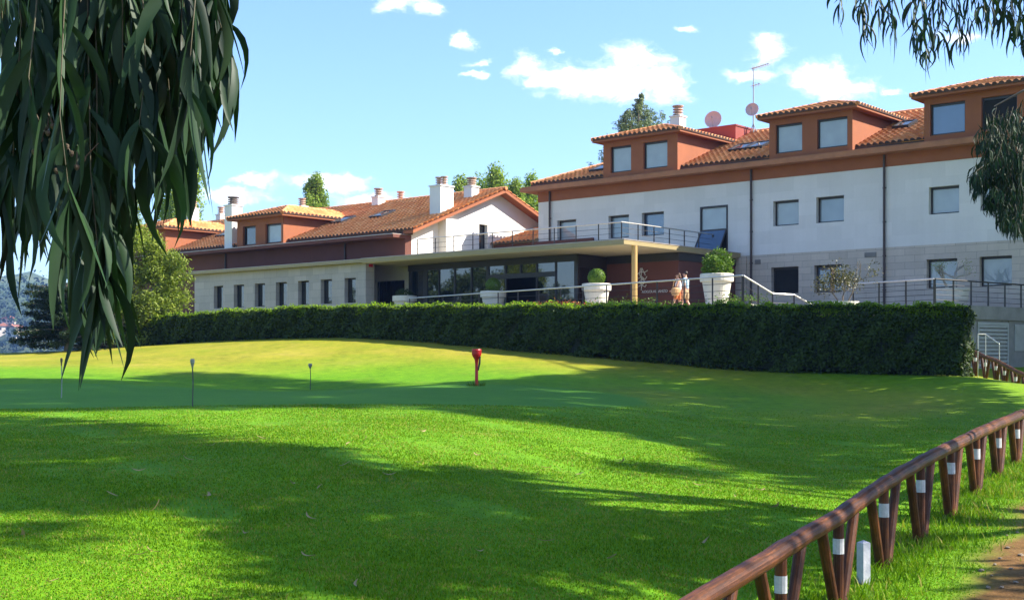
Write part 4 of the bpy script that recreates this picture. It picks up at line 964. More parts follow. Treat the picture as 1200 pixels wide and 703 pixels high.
# ------------------------------------------------------------------ fallen leaves on the lawn
def fallen_proto():
    V_=[];F_=[];n=7
    for i in range(n+1):
        t=i/n; w=.011*math.sin(math.pi*min(1,.08+t*.92))**.8+.001; x=(t-.5)*.15; y=.03*math.sin(t*2.6); z=.012+.018*(t-.4)**2*4
        V_ += [(x,y-w,z+.006),(x,y,z),(x,y+w,z+.006)]
    for i in range(n):
        b=i*3; F_ += [(b,b+3,b+4,b+1),(b+1,b+4,b+5,b+2)]
    return np_mesh('fallen_leaf',V_,F_,M['dryleaf'],None,True)
fl=fallen_proto(); spots=[(21,630),(165,655),(178,650),(62,688),(362,655),(290,628),(182,600),(163,555),(220,541),(247,525),(300,520),(306,517),(408,524),(430,517),(463,517),(493,508),(405,549),(456,560),(560,535),(340,570),(375,575),(240,585),(512,592),(365,612),
  (727,545),(745,547),(655,553),(680,560),(540,515),(640,552),(820,572),(890,578),(930,600),(860,585),(905,596),(985,572),(640,640),(720,660),(560,650),(420,690),(130,585),(490,545),(690,535),(750,585),(830,640),(1085,620),(1105,590)]
gl=np.random.default_rng(8)
for i,(px,py) in enumerate(spots):
    p=hit(px,py); o=fl if i==0 else fl.copy()
    if i: C.objects.link(o)
    o.location=(p.x,p.y,p.z+.022+.015*gl.random()); o.rotation_euler=(gl.normal()*.25,gl.normal()*.3,gl.random()*6.28); k=.65+.6*gl.random(); o.scale=(k,k*(.9+.6*gl.random()),k)
    tag(o,'dry curled tan eucalyptus leaf lying on the near lawn','fallen leaf','dry leaves scattered over the near lawn')
# pale leaf litter along the path edge, shaped as small lumps
def litter_mesh(seed):
    bm=bmesh.new(); bmesh.ops.create_icosphere(bm,subdivisions=2,radius=.05); gs=np.random.default_rng(seed)
    for v in bm.verts: v.co=Vector((v.co.x*1.3,v.co.y,v.co.z*.6))*(1+.12*gs.normal())
    me=bpy.data.meshes.new('path_stone'); bm.to_mesh(me); bm.free(); me.materials.append(M['pathstone']); return me
ms=[litter_mesh(k) for k in range(3)]
for i,(px,py) in enumerate([(1180,629),(1181,643),(1172,655),(1166,662),(1162,676),(1192,625),(1158,690),(1185,668),(1174,690),(1190,684),(1196,652),(1150,670)]):
    p=hit(px,py); o=bpy.data.objects.new('path_stone',ms[i%3]); C.objects.link(o); o.location=(p.x,p.y,p.z+.01); o.rotation_euler=(0,0,i*1.3); k=.2+.35*gl.random(); o.scale=(k,k,k)
    tag(o,'small pale stone at the edge of the dirt path','stone','pale stones along the dirt path edge')

# ------------------------------------------------------------------ trees
def clump_leaves(centres, rad, per, size, mat, name, parent, aspect=.4, seed=0, flat=.8, droop=0):
    g=np.random.default_rng(seed); c=np.repeat(np.asarray(centres,float),per,0); rr=np.repeat(np.broadcast_to(rad,len(centres)),per)
    v=g.normal(size=(len(c),3)); v/=np.linalg.norm(v,axis=1)[:,None]; q=g.random(len(c))**.5
    p=c+v*(rr*q)[:,None]*np.array((1,1,flat)); 
    if droop: p[:,2]-=droop*g.random(len(c))**2
    Vv,Ff=leaf_quads(p,size,aspect,v+np.array((0,0,.4)),.8,seed+1); return np_mesh(name,Vv,Ff,mat,parent)
def limbs(mb, base, top, r, targets, g, n=7):
    """trunk from base to top, and bent limbs to some crown points"""
    base=Vector(base); top=Vector(top); pts=[]
    for i in range(n+1):
        f=i/n; p=base+(top-base)*f; 
        if 0<i<n: p+=Vector((g.normal(),g.normal(),0))*(top-base).length*.012
        pts.append(p)
    mb.tube(pts,[r*(1.25 if i==0 else 1)*(1-.8*i/n) for i in range(n+1)],9)
    for tg in targets:
        tg=Vector(tg); f=min(.92,max(.2,((tg.z-base.z)/(top-base).length)*.62+.05)); s=base+(top-base)*f
        m=s+(tg-s)*.5+Vector((0,0,(tg-s).length*.1)); rr=r*(1-.8*f)*.45; mb.tube([s,m,tg],[rr,rr*.65,rr*.2],6)
def tree(name,label,x,y,z,h,kind,seed,group=None,w=1.0):
    g=np.random.default_rng(seed); t=thing(name,label,'tree',(x,y,z),0,group); mb=MB()
    if kind=='poplar':
        n=120; f=g.random(n)**.85; rad=h*.13*w*(np.sin(np.pi*np.clip(.12+f*.88,0,1))**.7+.12); a=g.random(n)*6.283; q=g.random(n)**.5*.8
        c=np.c_[rad*q*np.cos(a),rad*q*np.sin(a),h*(.1+.87*f)]
        limbs(mb,(0,0,0),(0,0,h*.95),h*.022,c[:26],g); clump_leaves(c,h*.036*w,150,h*.0135,M['poplar_leaf'],'crown',t,.6,seed,1.9)
    elif kind=='conifer':
        tips=[]; cc=[]; rr=[]
        for k in range(46):
            f=k/45; R_=h*.40*w*(1-f)**.8+.12; 
            for j in range(7 if f<.95 else 4):
                a=j*6.283/8+k*.9+g.normal()*.25; L=R_*(.55+.6*g.random()); 
                for s in (.35,.65,1.0): cc.append((L*s*math.cos(a),L*s*math.sin(a),h*(.12+.86*f)+L*s*.30-L*s*s*.12)); rr.append(h*.024*(1.3-s*.5)*min(1,.3+R_/(h*.22)))
                tips.append(cc[-1])
        limbs(mb,(0,0,0),(0,0,h*.99),h*.016,tips[::3],g); clump_leaves(cc,np.array(rr),24,h*.013,M['conifer_leaf'],'crown',t,.25,seed,.5,h*.025)
    elif kind=='round':
        n=150; v=g.normal(size=(n,3)); v/=np.linalg.norm(v,axis=1)[:,None]; q=(.35+.65*g.random(n))**.6; lump=1+.18*np.sin(v[:,0]*5+seed)+.14*np.sin(v[:,1]*6+v[:,2]*4+seed)
        c=v*(q*lump)[:,None]*np.array((h*.30*w,h*.30*w,h*.36))+np.array((0,0,h*.60))
        limbs(mb,(0,0,0),(0,0,h*.8),h*.028,c[:26],g); clump_leaves(c,h*.07,60,h*.030,M['wood_leaf'],'crown',t,.55,seed,.8)
    mb.build('trunk',M['bark'],t); return t
def far(px,ptop,Y,zb): p=P(px,ptop,Y); return p.x,p.y,zb,p.z-zb
tree('poplar_tree','tall green poplar on the left behind the tile roof and small white chimney',*far(214,172,100,0),'poplar',31,None,1.15)
tree('poplar_tree','small poplar top showing above the roof ridge behind the left dormer',*far(369,205,105,0),'poplar',32,None,.9)
for i,(px,pt,Y,l) in enumerate(((539,205,98,'slim poplar just left of the single chimney behind the gable roof'),(582,196,100,'tallest poplar spire behind the peak of the white gable'),(566,207,103,'short poplar between the chimney and the gable peak'),(604,210,99,'poplar behind the right slope of the white gable'),(622,206,102,'poplar beside the left end of the tall white wing'),(640,222,106,'poplar mostly hidden behind the tall white wing'))):
    tree('poplar_tree',l,*far(px,pt,Y,0),'poplar',40+i,'poplars behind the gable',.85+.2*(i%3))
tree('conifer_tree','grey-green conifer rising behind the first dormer of the white wing',*far(752,106,88,0),'conifer',51,None,1.0)
tree('conifer_tree','small dark conifer at the left shoulder of the big conifer',*far(735,126,90,0),'conifer',52,None,.8)
# willow-like tree and its shaded left part, built as a dark shrub, at the left end of the hedge
def willow():
    x,y=P(140,400,58.0).x,58.0; zb=h1(x,y); t=thing('willow_tree','yellow-green weeping tree at the left end of the hedge','tree',(x,y,zb)); g=np.random.default_rng(77)
    z=lambda py: (HY-py)/F*58.0-zb; cx=lambda px: (px-CX)/F*58.0-x
    c=[]; r=[]
    def blob(px,py,rx,ry,n):
        for _ in range(n):
            a=g.normal(size=3); a/=np.linalg.norm(a); q=g.random()**.45; c.append((cx(px)+a[0]*q*rx/F*58,a[1]*q*rx/F*58,z(py)+a[2]*q*ry/F*58)); r.append(.32+.25*g.random())
    blob(150,262,26,26,26); blob(120,290,38,34,34); blob(168,300,40,34,44); blob(196,325,28,26,32); blob(180,362,34,26,34); blob(140,340,46,44,48); blob(150,395,34,14,24); blob(110,370,34,30,26); blob(205,350,18,20,12)
    mb=MB(); limbs(mb,(0,0,-.1),(cx(145),0,z(262)),.16,c[::7],g); mb.build('trunk',M['palebark'],t)
    clump_leaves(c,np.array(r),130,.17,M['willow_leaf'],'crown',t,.28,78,1.0,.35)
willow()
def willow_shade():  # tree's shaded left side, built separately with a dark leaf colour
    x,y=P(78,414,56.5).x,56.5; zb=h1(x,y); t=thing('yew_tree','dark spreading evergreen shrub left of the weeping tree','tree',(x,y,zb)); g=np.random.default_rng(79); k=56.5/F; c=[];r=[];mb=MB()
    for i in range(95):
        a=g.random()*6.283; f=i/94; el=.05+.75*g.random(); L=(62*(1-.35*f))*k*(.6+.5*g.random()); d=Vector((math.cos(a)*1.0,math.sin(a)*.8,0)); s=Vector((0,0,(5+70*f)*k)); tip=s+d*L+Vector((0,0,L*.35*el-L*.12))
        mb.tube([s,s+(tip-s)*.5+Vector((0,0,.08)),tip],[.035,.022,.008],5)
        for q in (.3,.5,.7,.85,1.0): p=s+(tip-s)*q; c.append(tuple(p)); r.append(.22*(1.25-q*.5))
    mb.tube([(0,0,-.1),(0,0,80*k)],[.11,.05],8); mb.build('trunk',M['bark'],t)
    clump_leaves(c,np.array(r)*1.25,60,.15,M['yew_leaf'],'crown',t,.28,80,.55,.08)
willow_shade()
# woods to the left of the frame, seen in the glass and behind the lawn
for i,(x,y,h) in enumerate(((-42,50,9),(-48,58,12),(-54,49,10),(-60,60,13),(-46,66,9),(-68,52,12),(-75,62,14),(-38,62,7),(-52,70,8),(-58,40,11))):
    tree('broadleaf_tree','round green broadleaf tree beyond the left edge of the lawn, mirrored in the entrance glass',x,y,h1(x,y)-.2,h*.85,'round',90+i,'trees beyond the left edge of the lawn')

# ------------------------------------------------------------------ eucalyptus leaves (sickle-shaped blades)
def sickle(base, d, L, W, bend, g, nseg=6, sag=.25):
    n=len(base); t=np.linspace(0,1,nseg+1); d=d/np.linalg.norm(d,axis=1)[:,None]
    c=base[:,None]+d[:,None]*(L[:,None]*t[None])[:,:,None]+bend[:,None]*(L[:,None]*(2.2*t*(1-t)+.25*t**2)[None])[:,:,None]+np.array((0,0,-1.))*(sag*L[:,None]*(t**2)[None])[:,:,None]
    tan=np.gradient(c,axis=1); tan/=np.linalg.norm(tan,axis=2)[:,:,None]
    a=np.cross(d,bend+1e-6); a/=np.linalg.norm(a,axis=1)[:,None]+1e-9; a=a+g.normal(size=(n,3))*.45; s=np.cross(tan,a[:,None]); s/=np.linalg.norm(s,axis=2)[:,:,None]+1e-9
    wprof=np.array([.16,.75,1.0,.97,.78,.45,.03]) if nseg==6 else np.array([.2,.95,.9,.04]) 
    w=(W[:,None]*.5*wprof[None])[:,:,None]; nn=np.cross(tan,s)
    Vv=np.stack([c-s*w,c-nn*w*.22,c+s*w],2).reshape(-1,3); m=(nseg+1)*3; b=(np.arange(n)*m)[:,None]+ (np.arange(nseg)*3)[None]; b=b.ravel()
    Ff=np.concatenate([np.stack([b,b+1,b+4,b+3],1),np.stack([b+1,b+2,b+5,b+4],1)]); return Vv,Ff
def spray(strands, leaf, wid, name, parent, mat, seed, step, nseg=6, lean=.35, twig_r=.003, pods=None, org=(0,0,0), sag=.25, bd=.30):
    """hanging twigs (polylines, top to bottom) with leaves set alternately along them"""
    g=np.random.default_rng(seed); B=[];D=[];tw=MB(); org=Vector(org)
    for pts,dens in strands:
        pts=[Vector(p)-org for p in pts]; tw.tube(pts,[twig_r*(1.2-.7*i/(len(pts)-1)) for i in range(len(pts))],5,0,False)
        Ls=[0]
        for a,b in zip(pts,pts[1:]): Ls.append(Ls[-1]+(b-a).length)
        n=max(2,int(Ls[-1]/step*dens)); ph=g.random()*6.28
        for k in range(n):
            l=Ls[-1]*(k+.5*g.random()+.25)/n; i=max(j for j in range(len(Ls)-1) if Ls[j]<=l); f=(l-Ls[i])/(Ls[i+1]-Ls[i]+1e-9); p=pts[i]+(pts[i+1]-pts[i])*f
            a=ph+k*2.4; B.append(tuple(p)); D.append((math.cos(a)*lean*(.5+g.random()),math.sin(a)*lean*(.5+g.random()),-1+.3*g.normal()))
        for k in range(3): B.append(tuple(pts[-1])); D.append((g.normal()*.18,g.normal()*.18,-1))
    B=np.array(B);D=np.array(D);n=len(B); L=leaf*(.65+.6*g.random(n)); W=wid*(.7+.6*g.random(n)); bend=g.normal(size=(n,3))*bd*np.array((1.0,.6,.15))
    Vv,Ff=sickle(B,D,L,W,bend,g,nseg,sag); np_mesh(name,Vv,Ff,mat,parent,True)
    tw.build('twigs',M['twig'],parent,True)
    return B
def cloud_shadow_crown(centres, per, rad, size, name, parent, seed, mat='euca_far'):
    g=np.random.default_rng(seed); c=np.repeat(np.asarray(centres,float),per,0); p=c+g.normal(size=c.shape)*rad*.6; p[:,2]-=g.random(len(c))*rad*.5
    n=len(p); d=g.normal(size=(n,3))*.5; d[:,2]=-1; L=size*(.7+.6*g.random(n)); bend=g.normal(size=(n,3))*.2
    Vv,Ff=sickle(p,d,L,L*.25,bend,g,3,.2); return np_mesh(name,Vv,Ff,M[mat],parent,True)

def inpoly(x,y,poly):
    c=np.zeros(len(x),bool); n=len(poly)
    for i in range(n):
        x0,y0=poly[i]; x1,y1=poly[(i+1)%n]
        m=((y0>y)!=(y1>y))&(x<(x1-x0)*(y-y0)/((y1-y0) if y1!=y0 else 1e-9)+x0); c^=m
    return c
def ground_poly(px): return [tuple(hit(*p)[:2]) for p in px]
def crown_for(poly_px, extra, XT, jit, spacing, seed, density=1.0, zmin=2.2, slope=0.0):
    """crown points of a tree east of the frame, placed up the sun's ray from the ground they shade"""
    g=np.random.default_rng(seed); poly=ground_poly(poly_px)+extra
    xs=[p[0] for p in poly]; ys=[p[1] for p in poly]; A=(max(xs)-min(xs))*(max(ys)-min(ys)); n=int(A/spacing**2)
    x=min(xs)+(max(xs)-min(xs))*g.random(n); y=min(ys)+(max(ys)-min(ys))*g.random(n); k=inpoly(x,y,poly); x,y=x[k],y[k]
    k=g.random(len(x))<density; x,y=x[k],y[k]; z=H(x,y)
    tx=XT+jit*g.normal(size=len(x))*.6; Lh=np.maximum((tx-x)/SAZ.x,2.5); tz=z+Lh*math.tan(EL)
    k=tz-z>zmin; return np.c_[x+Lh*SAZ.x,y+Lh*SAZ.y,tz][k]
# tall trees right of the frame whose shade lies over the green and the hollow
polyA=[(-160,446),(60,443.5),(130,445),(165,440),(210,436.5),(270,440),(330,446.5),(400,449),(470,455),(520,455.5),(515,448),(560,446.5),(620,442),(690,434),(720,431),(650,424),(600,414),(545,406),(500,402.5),(560,406.5),(600,412),(700,421),(800,430),(950,439),(1120,443)]
polyA2=[(1200,490),(1120,512),(1050,530),(1000,556),(940,568),(880,566),(850,552),(800,527),(740,512),(700,505),(640,496),(560,489.5),(490,479),(430,477.5),(380,477),(200,479.5),(0,481),(-160,482)]
gp=ground_poly(polyA); gp2=ground_poly(polyA2)
ptsA=crown_for(polyA+polyA2,[],21.5,2.6,.36,61,.97)
# keep the crown pieces out of the picture
r_=ptsA[:,0]/ptsA[:,1]; pyy=HY-F*ptsA[:,2]/ptsA[:,1]; ptsA=ptsA[(r_>.425)|(pyy<-60)]
order=np.argsort(ptsA[:,1]); groups=np.array_split(ptsA[order],3)
for i,gr in enumerate(groups):
    cx_,cy_=float(np.median(gr[:,0])),float(np.median(gr[:,1])); zb=h1(cx_,cy_); t=thing('eucalyptus_tree',('first','second','third')[i]+' tall eucalyptus right of the picture, shading the putting green','tree',(cx_,cy_,zb)); g=np.random.default_rng(100+i)
    loc=gr-np.array((cx_,cy_,zb)); mb=MB(); limbs(mb,(0,0,-.2),(0,0,float(loc[:,2].max())*.93),.34,loc[::max(1,len(loc)//26)],g,9); mb.build('trunk',M['palebark'],t)
    cloud_shadow_crown(loc,14,.36,.58,'crown',t,110+i)
# nearer eucalyptus at the right: shades the foreground and hangs into the frame
polyB=[(-120,488),(60,492),(130,500),(200,517),(260,522),(300,521),(340,530),(400,545),(450,565),(480,560),(520,545),(560,552),(620,588),(690,604),(760,600),(840,606),(900,608),(960,622),(900,640),(840,660),(800,690),(700,703),(640,715),(520,700),(440,715),(330,700),(290,680),(275,650),(240,620),(200,603),(120,585),(60,588),(0,602),(-120,600)]
ptsB=np.concatenate([crown_for(polyB,[],12.4,1.7,.36,71,.95),crown_for([(300,715),(420,690),(560,690),(700,680),(860,715),(560,760)],[],12.4,1.5,.5,72,.6),crown_for([(-120,640),(-20,640),(10,600),(120,590),(60,560),(-120,560)],[],12.4,1.5,.5,73,.35),crown_for([(1020,705),(1100,686),(1160,672),(1240,664),(1240,740),(1010,740)],[],12.8,1.0,.4,74,.6)])
r_=ptsB[:,0]/ptsB[:,1]; pyy=HY-F*ptsB[:,2]/ptsB[:,1]; ptsB=ptsB[(r_>.43)|(pyy<-70)]
bx,by=12.6,15.0; zb=h1(bx,by)
t=thing('eucalyptus_tree','near eucalyptus whose weeping dark foliage hangs in from the right edge and top right corner','tree',(bx,by,zb)); EB=t; O_=np.array((bx,by,zb)); g=np.random.default_rng(120)
loc=ptsB-O_; mb=MB(); limbs(mb,(0,0,-.2),(0,0,float(loc[:,2].max())*.9),.30,loc[::max(1,len(loc)//24)],g,9)
# boughs reaching into the frame
b1=P(1195,-60,9.5); b2=P(1185,110,18.2)
for tip,mid in ((P(985,-45,9.4),P(1120,-80,9.6)),(P(1090,-55,10.0),P(1180,-90,10.4)),(P(1150,-50,9.0),P(1230,-85,10)),(P(1165,125,18.2),P(1230,90,18.0)),(P(1150,190,18.6),P(1235,140,18.4))):
    s=Vector((bx,by,zb+4.6)); tip=Vector(tip); mid=Vector(mid); o=Vector(O_); mb.tube([s-o,(s+mid)/2-o+Vector((0,0,.5)),mid-o,tip-o],[.07,.05,.028,.008],7)
mb.build('trunk',M['bark'],t)
cloud_shadow_crown(loc,18,.38,.54,'crown',t,121)
st=[]; g=np.random.default_rng(122)
# top right corner sprays: (x at top, x at end, y at end, distance)
for x0,x1,ye,Y in ((978,984,4,9.2),(1003,1008,6,9.3),(1012,1013,26,9.4),(1022,1016,32,9.3),(1030,1030,10,9.6),(1040,1047,34,9.5),(1048,1042,16,9.7),(1066,1074,30,9.4),(1075,1070,42,9.8),(1083,1086,62,9.5),(1090,1088,58,10),(1096,1106,46,9.7),(1080,1082,36,9.2),(1103,1098,40,9.9),(1112,1124,44,9.8),(1120,1128,40,10.2),(1128,1136,20,10),(1140,1146,18,10.4),(1150,1154,14,10),(1160,1166,20,10.5),(1170,1173,22,10.2),(1180,1186,30,10.4),(1190,1192,34,10),(1198,1200,46,10.4),(1205,1204,40,10.2),(1146,1150,6,9.8),(1165,1160,8,9.6),(1185,1180,12,9.9),(1195,1197,20,9.6)):
    a=P(x0,-60,Y); b=P(x1,ye,Y+.1*g.normal()); m=(a+b)/2+Vector((g.normal()*.02,0,0)); st.append(([a,m,b],1.0))
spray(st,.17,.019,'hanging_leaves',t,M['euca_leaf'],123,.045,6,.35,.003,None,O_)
st=[]
for x0,y0,x1,ye,n in ((1160,140,1152,178,5),(1175,135,1166,190,6),(1190,130,1184,195,6),(1205,128,1200,200,6),(1165,180,1148,222,9),(1160,195,1144,214,8),(1175,180,1168,240,10),(1185,185,1178,258,10),(1195,185,1188,262,10),(1205,180,1200,268,10),(1190,240,1183,268,6),(1200,255,1198,270,4),(1170,230,1160,238,5),(1208,150,1206,240,8)):
    for k in range(int(n*3.2)):
        Y=18.3+.45*g.normal(); a=P(x0+7*g.normal(),y0+5*g.normal(),Y); b=P(x1+6*g.normal(),ye-8+6*g.normal(),Y+.2*g.normal()); st.append(([a,(a+b)/2+Vector((g.normal()*.05,g.normal()*.05,0)),b],1.0))
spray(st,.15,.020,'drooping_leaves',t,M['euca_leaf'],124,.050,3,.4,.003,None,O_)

# big eucalyptus at the left, its branches hanging close to the camera
ex,ey=-3.4,1.9; ez=h1(ex,ey); E=thing('eucalyptus_tree','old eucalyptus at the left whose long sickle leaves hang close in front of the camera','tree',(ex,ey,ez)); OE=np.array((ex,ey,ez)); oE=Vector(OE)
mb=MB(); gE=np.random.default_rng(130); limbs(mb,(0,0,-.2),(-.5,.3,9.5),.42,[],gE,9)
for tip,mid in ((P(60,-60,2.7),P(-200,-150,2.6)),(P(150,-70,2.8),P(-150,-200,2.6)),(P(240,-60,3.0),P(0,-220,2.8)),(P(40,-60,3.8),P(-150,-160,3.4)),(P(160,-60,4.0),P(-80,-160,3.6))):
    tip=Vector(tip); mid=Vector(mid); s=Vector((ex-.05,ey,1.6)); mb.tube([s-oE,(s+mid)/2-oE+Vector((0,0,.25)),mid-oE,tip-oE],[.06,.04,.02,.006],8)
mb.build('trunk',M['palebark'],E)
crn=gE.normal(size=(260,3))*np.array((2.2,2.2,1.6))+np.array((-1.5,0,8.5)); cloud_shadow_crown(crn,14,.4,.3,'crown',E,131)
st=[]
def strand(x0,x1,ye,Y,dens=1.0,y0=-70):
    a=P(x0,y0,Y); b=P(x1,ye,Y+.08*gE.normal()); k=gE.normal()*.02; st.append(([a,a+(b-a)*.35+Vector((k,0,0)),a+(b-a)*.7+Vector((k*.6,.02*gE.normal(),0)),b],dens))
# tips of the curtain of leaves, from left to right: (x, lowest leaf tip)
TIPX=[-20,0,15,30,45,60,80,90,103,113,121,128,136,150,175,200,207,220,235,250,265,278,300]
TIPY=[330,330,315,350,280,300,330,412,390,436,432,410,300,255,262,286,270,215,225,190,190,165,40]
for x0,x1 in ((-12,-4),(12,14),(28,30),(48,46),(62,60),(80,82),(88,93),(100,104),(102,117),(108,122),(110,121),(116,128),(136,150),(152,163),(166,180),(180,200),(192,206),(206,220),(220,233),(240,262),(246,272)):
    strand(x0,x1,float(np.interp(x1,TIPX,TIPY))-112,2.55+.2*gE.random(),1.15)
for x0,x1,d in ((108,119,60),(106,115,35),(112,120,80),(92,97,70),(30,34,90),(200,204,60),(250,266,90),(228,240,80)):
    strand(x0,x1,float(np.interp(x1,TIPX,TIPY))-104-d,2.7+.2*gE.random(),1.0)
# deeper layers
for k in range(58):
    x=-12+gE.random()*245; lim=float(np.interp(x,TIPX,TIPY)); Yd=3.0+1.0*gE.random(); strand(x+gE.normal()*10,x,min(lim*(.35+.6*gE.random()),lim-15)-300/Yd,Yd,1.0)
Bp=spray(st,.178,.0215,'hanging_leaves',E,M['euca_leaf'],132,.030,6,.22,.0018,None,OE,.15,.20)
mb=MB(); gp_=np.random.default_rng(133)
for px,py in ((50,150),(56,156),(62,148),(66,155),(48,163),(60,165),(78,172),(84,180),(72,190),(66,200),(90,196),(58,205),(40,178),(98,186)):
    p=P(px,py,2.5)-oE; r=.0055; mb.lathe([(r*.3,-r*1.2),(r*.9,-r*.3),(r,r*.5),(r*.5,r*.9)],tuple(p),8); mb.tube([p,p+Vector((gp_.normal()*.01,0,.03))],.0012,4)
mb.build('seed_capsules',M['pod'],E)
# ------------------------------------------------------------------ far hills, valley wood and houses
def hill_z(A,Rr):
    px=CX+F*np.tan(np.clip(A,-1.2,1.0)); topy=np.interp(px,[-1500,-500,-150,0,25,60,120,200,330,2500],[372,340,345,331,326.5,334,345,352,372,376])
    ztop=(HY-topy)/F*1250; f=sst(430,1250,Rr)*.75+.25*np.clip((Rr-430)/820,0,1); Z=-26+(ztop+26)*np.where(Rr<=1250,f,1-.25*(Rr-1250)/210)
    return Z+(f*(1-f)*4)*(7*np.sin(A*31+Rr*.006)+5*np.sin(A*77+Rr*.013))+1.2*np.sin(A*240)*f+.8*np.sin(A*611+2)*f
def make_hills():
    az=np.radians(np.linspace(-75,60,150)); rr=np.linspace(420,1460,34); A,Rr=np.meshgrid(az,rr)
    Z=hill_z(A,Rr)
    V=np.stack([Rr*np.sin(A),Rr*np.cos(A),Z],-1).reshape(-1,3); nx=len(az); i,j=np.meshgrid(np.arange(nx-1),np.arange(len(rr)-1)); a=(j*nx+i).ravel()
    m,t,b=new_mat('hillside'); g=t.add('ShaderNodeNewGeometry'); n=t.noise(g.outputs['Position'],.006,6,.6); n2=t.noise(g.outputs['Position'],.05,6,.7)
    k=t.math('ADD',t.math('MULTIPLY',n,.55),t.math('MULTIPLY',n2,.45)); t.link(t.ramp(k,[(.36,(.02,.04,.016)),(.5,(.05,.085,.03)),(.6,(.12,.14,.05)),(.7,(.22,.19,.10))]),b.inputs['Base Color']); b.inputs['Roughness'].default_value=.95
    tag(np_mesh('hills',V,np.stack([a,a+1,a+1+nx,a+nx],1),m,None,True),kind='structure')
    g=np.random.default_rng(200); n=800; a=np.radians(-34+24*g.random(n)); r=520+420*g.random(n)**1.3; h=13+11*g.random(n); c=np.stack([r*np.sin(a),r*np.cos(a),hill_z(a,r)+h*.42],1)
    cc=np.repeat(c,34,0); hh=np.repeat(h,34); v=g.normal(size=cc.shape); v/=np.linalg.norm(v,axis=1)[:,None]; p=cc+v*(g.random(len(cc))**.4*hh*.42)[:,None]*np.array((.9,.9,1.2))
    Vv,Ff=leaf_quads(p,2.6,.7,v+np.array((0,0,.4)),.7,201); o=np_mesh('valley_wood',Vv,Ff,M['valley_leaf']); tag(o,'hazy belt of woodland in the valley beyond the lawn on the left','woodland',kind='stuff')
make_hills()
def house(label,px,py,w,d,h,rz):
    A_=math.atan((px-CX)/F); rr=np.arange(440,1240,4.); zz=hill_z(np.full(len(rr),A_),rr); k=np.argmax(zz/(rr*math.cos(A_))>(HY-py-3)/F)
    t=thing('house',label,'house',(rr[k]*math.sin(A_),rr[k]*math.cos(A_),float(zz[k])-2.5),rz); mb=MB(); mb.box((-w/2,-d/2,0),(w/2,d/2,h+2.5)); mb.build('wall',M['housewall'],t)
    mb=MB(); e=.5; z0=h+2.5; zt=z0+w*.28; A=[(-w/2-e,-d/2-e,z0),(0,-d/2-e,zt),(w/2+e,-d/2-e,z0)]; B_=[(x,d/2+e,z) for x,_,z in A]
    mb.face(A[::-1]); mb.face(B_); mb.face([A[0],A[1],B_[1],B_[0]]); mb.face([A[1],A[2],B_[2],B_[1]]); mb.face([A[0],B_[0],B_[2],A[2]]); mb.build('roof',M['houseroof'],t)
    for k in (-1,1):
        mb=MB(); mb.box((k*w*.25-.6,-d/2-.05,h*.45+2.5),(k*w*.25+.6,-d/2-.002,h*.45+4)); mb.build('window',M['frame'],t)
house('hazy house with a reddish roof low on the far hillside, at the left picture edge',3,389,7,9,4,.5)
house('hazy house with a reddish roof low on the far hillside, nearest to the yew shrub',19,391,7,9,4,-.3)
house('small hazy house higher on the far hillside above the two others',11,380,7,9,4,.2)

# ------------------------------------------------------------------ people on the terrace
def skinned(name, joints, edges, mat, parent, root=0, sub=2):
    """one continuous surface grown round a posed skeleton; joints are (x,y,z,radius or (rx,ry))"""
    me=bpy.data.meshes.new(name); me.from_pydata([j[:3] for j in joints],edges,[]); o=bpy.data.objects.new(name,me); C.objects.link(o); o.parent=parent
    sk=o.modifiers.new('skin','SKIN'); sk.use_smooth_shade=True
    for i,j in enumerate(joints):
        r=j[3]; d=me.skin_vertices[0].data[i]; d.radius=r if isinstance(r,tuple) else (r,r); d.use_root=(i==root)
    ss=o.modifiers.new('sub','SUBSURF'); ss.levels=sub; ss.render_levels=sub
    me.materials.append(mat); return o
def hand(J,E,wrist,d,side,r=.009):
    """palm with four unequal bent fingers and a thumb leaving its side; d points along the fingers"""
    w=Vector(J[wrist][:3]); d=Vector(d).normalized(); s=Vector(side).normalized(); n=d.cross(s)
    palm=len(J); J.append((*(w+d*.055),(.034,.02))); E.append((wrist,palm)); k=len(J); J.append((*(w+d*.09),(.036,.016))); E.append((palm,k))
    for f,l in zip((-.03,-.010,.010,.03),(.062,.075,.07,.052)):
        a=len(J); b=w+d*.095+s*f; J.append((*b,r)); E.append((k,a)); J.append((*(b+d*l*.55+n*.008),r*.95)); E.append((a,a+1)); J.append((*(b+d*l+n*.028),r*.8)); E.append((a+1,a+2))
    a=len(J); J.append((*(w+d*.05-s*.048+n*.012),r*1.1)); E.append((palm,a)); J.append((*(w+d*.09-s*.06+n*.03),r)); E.append((a,a+1))
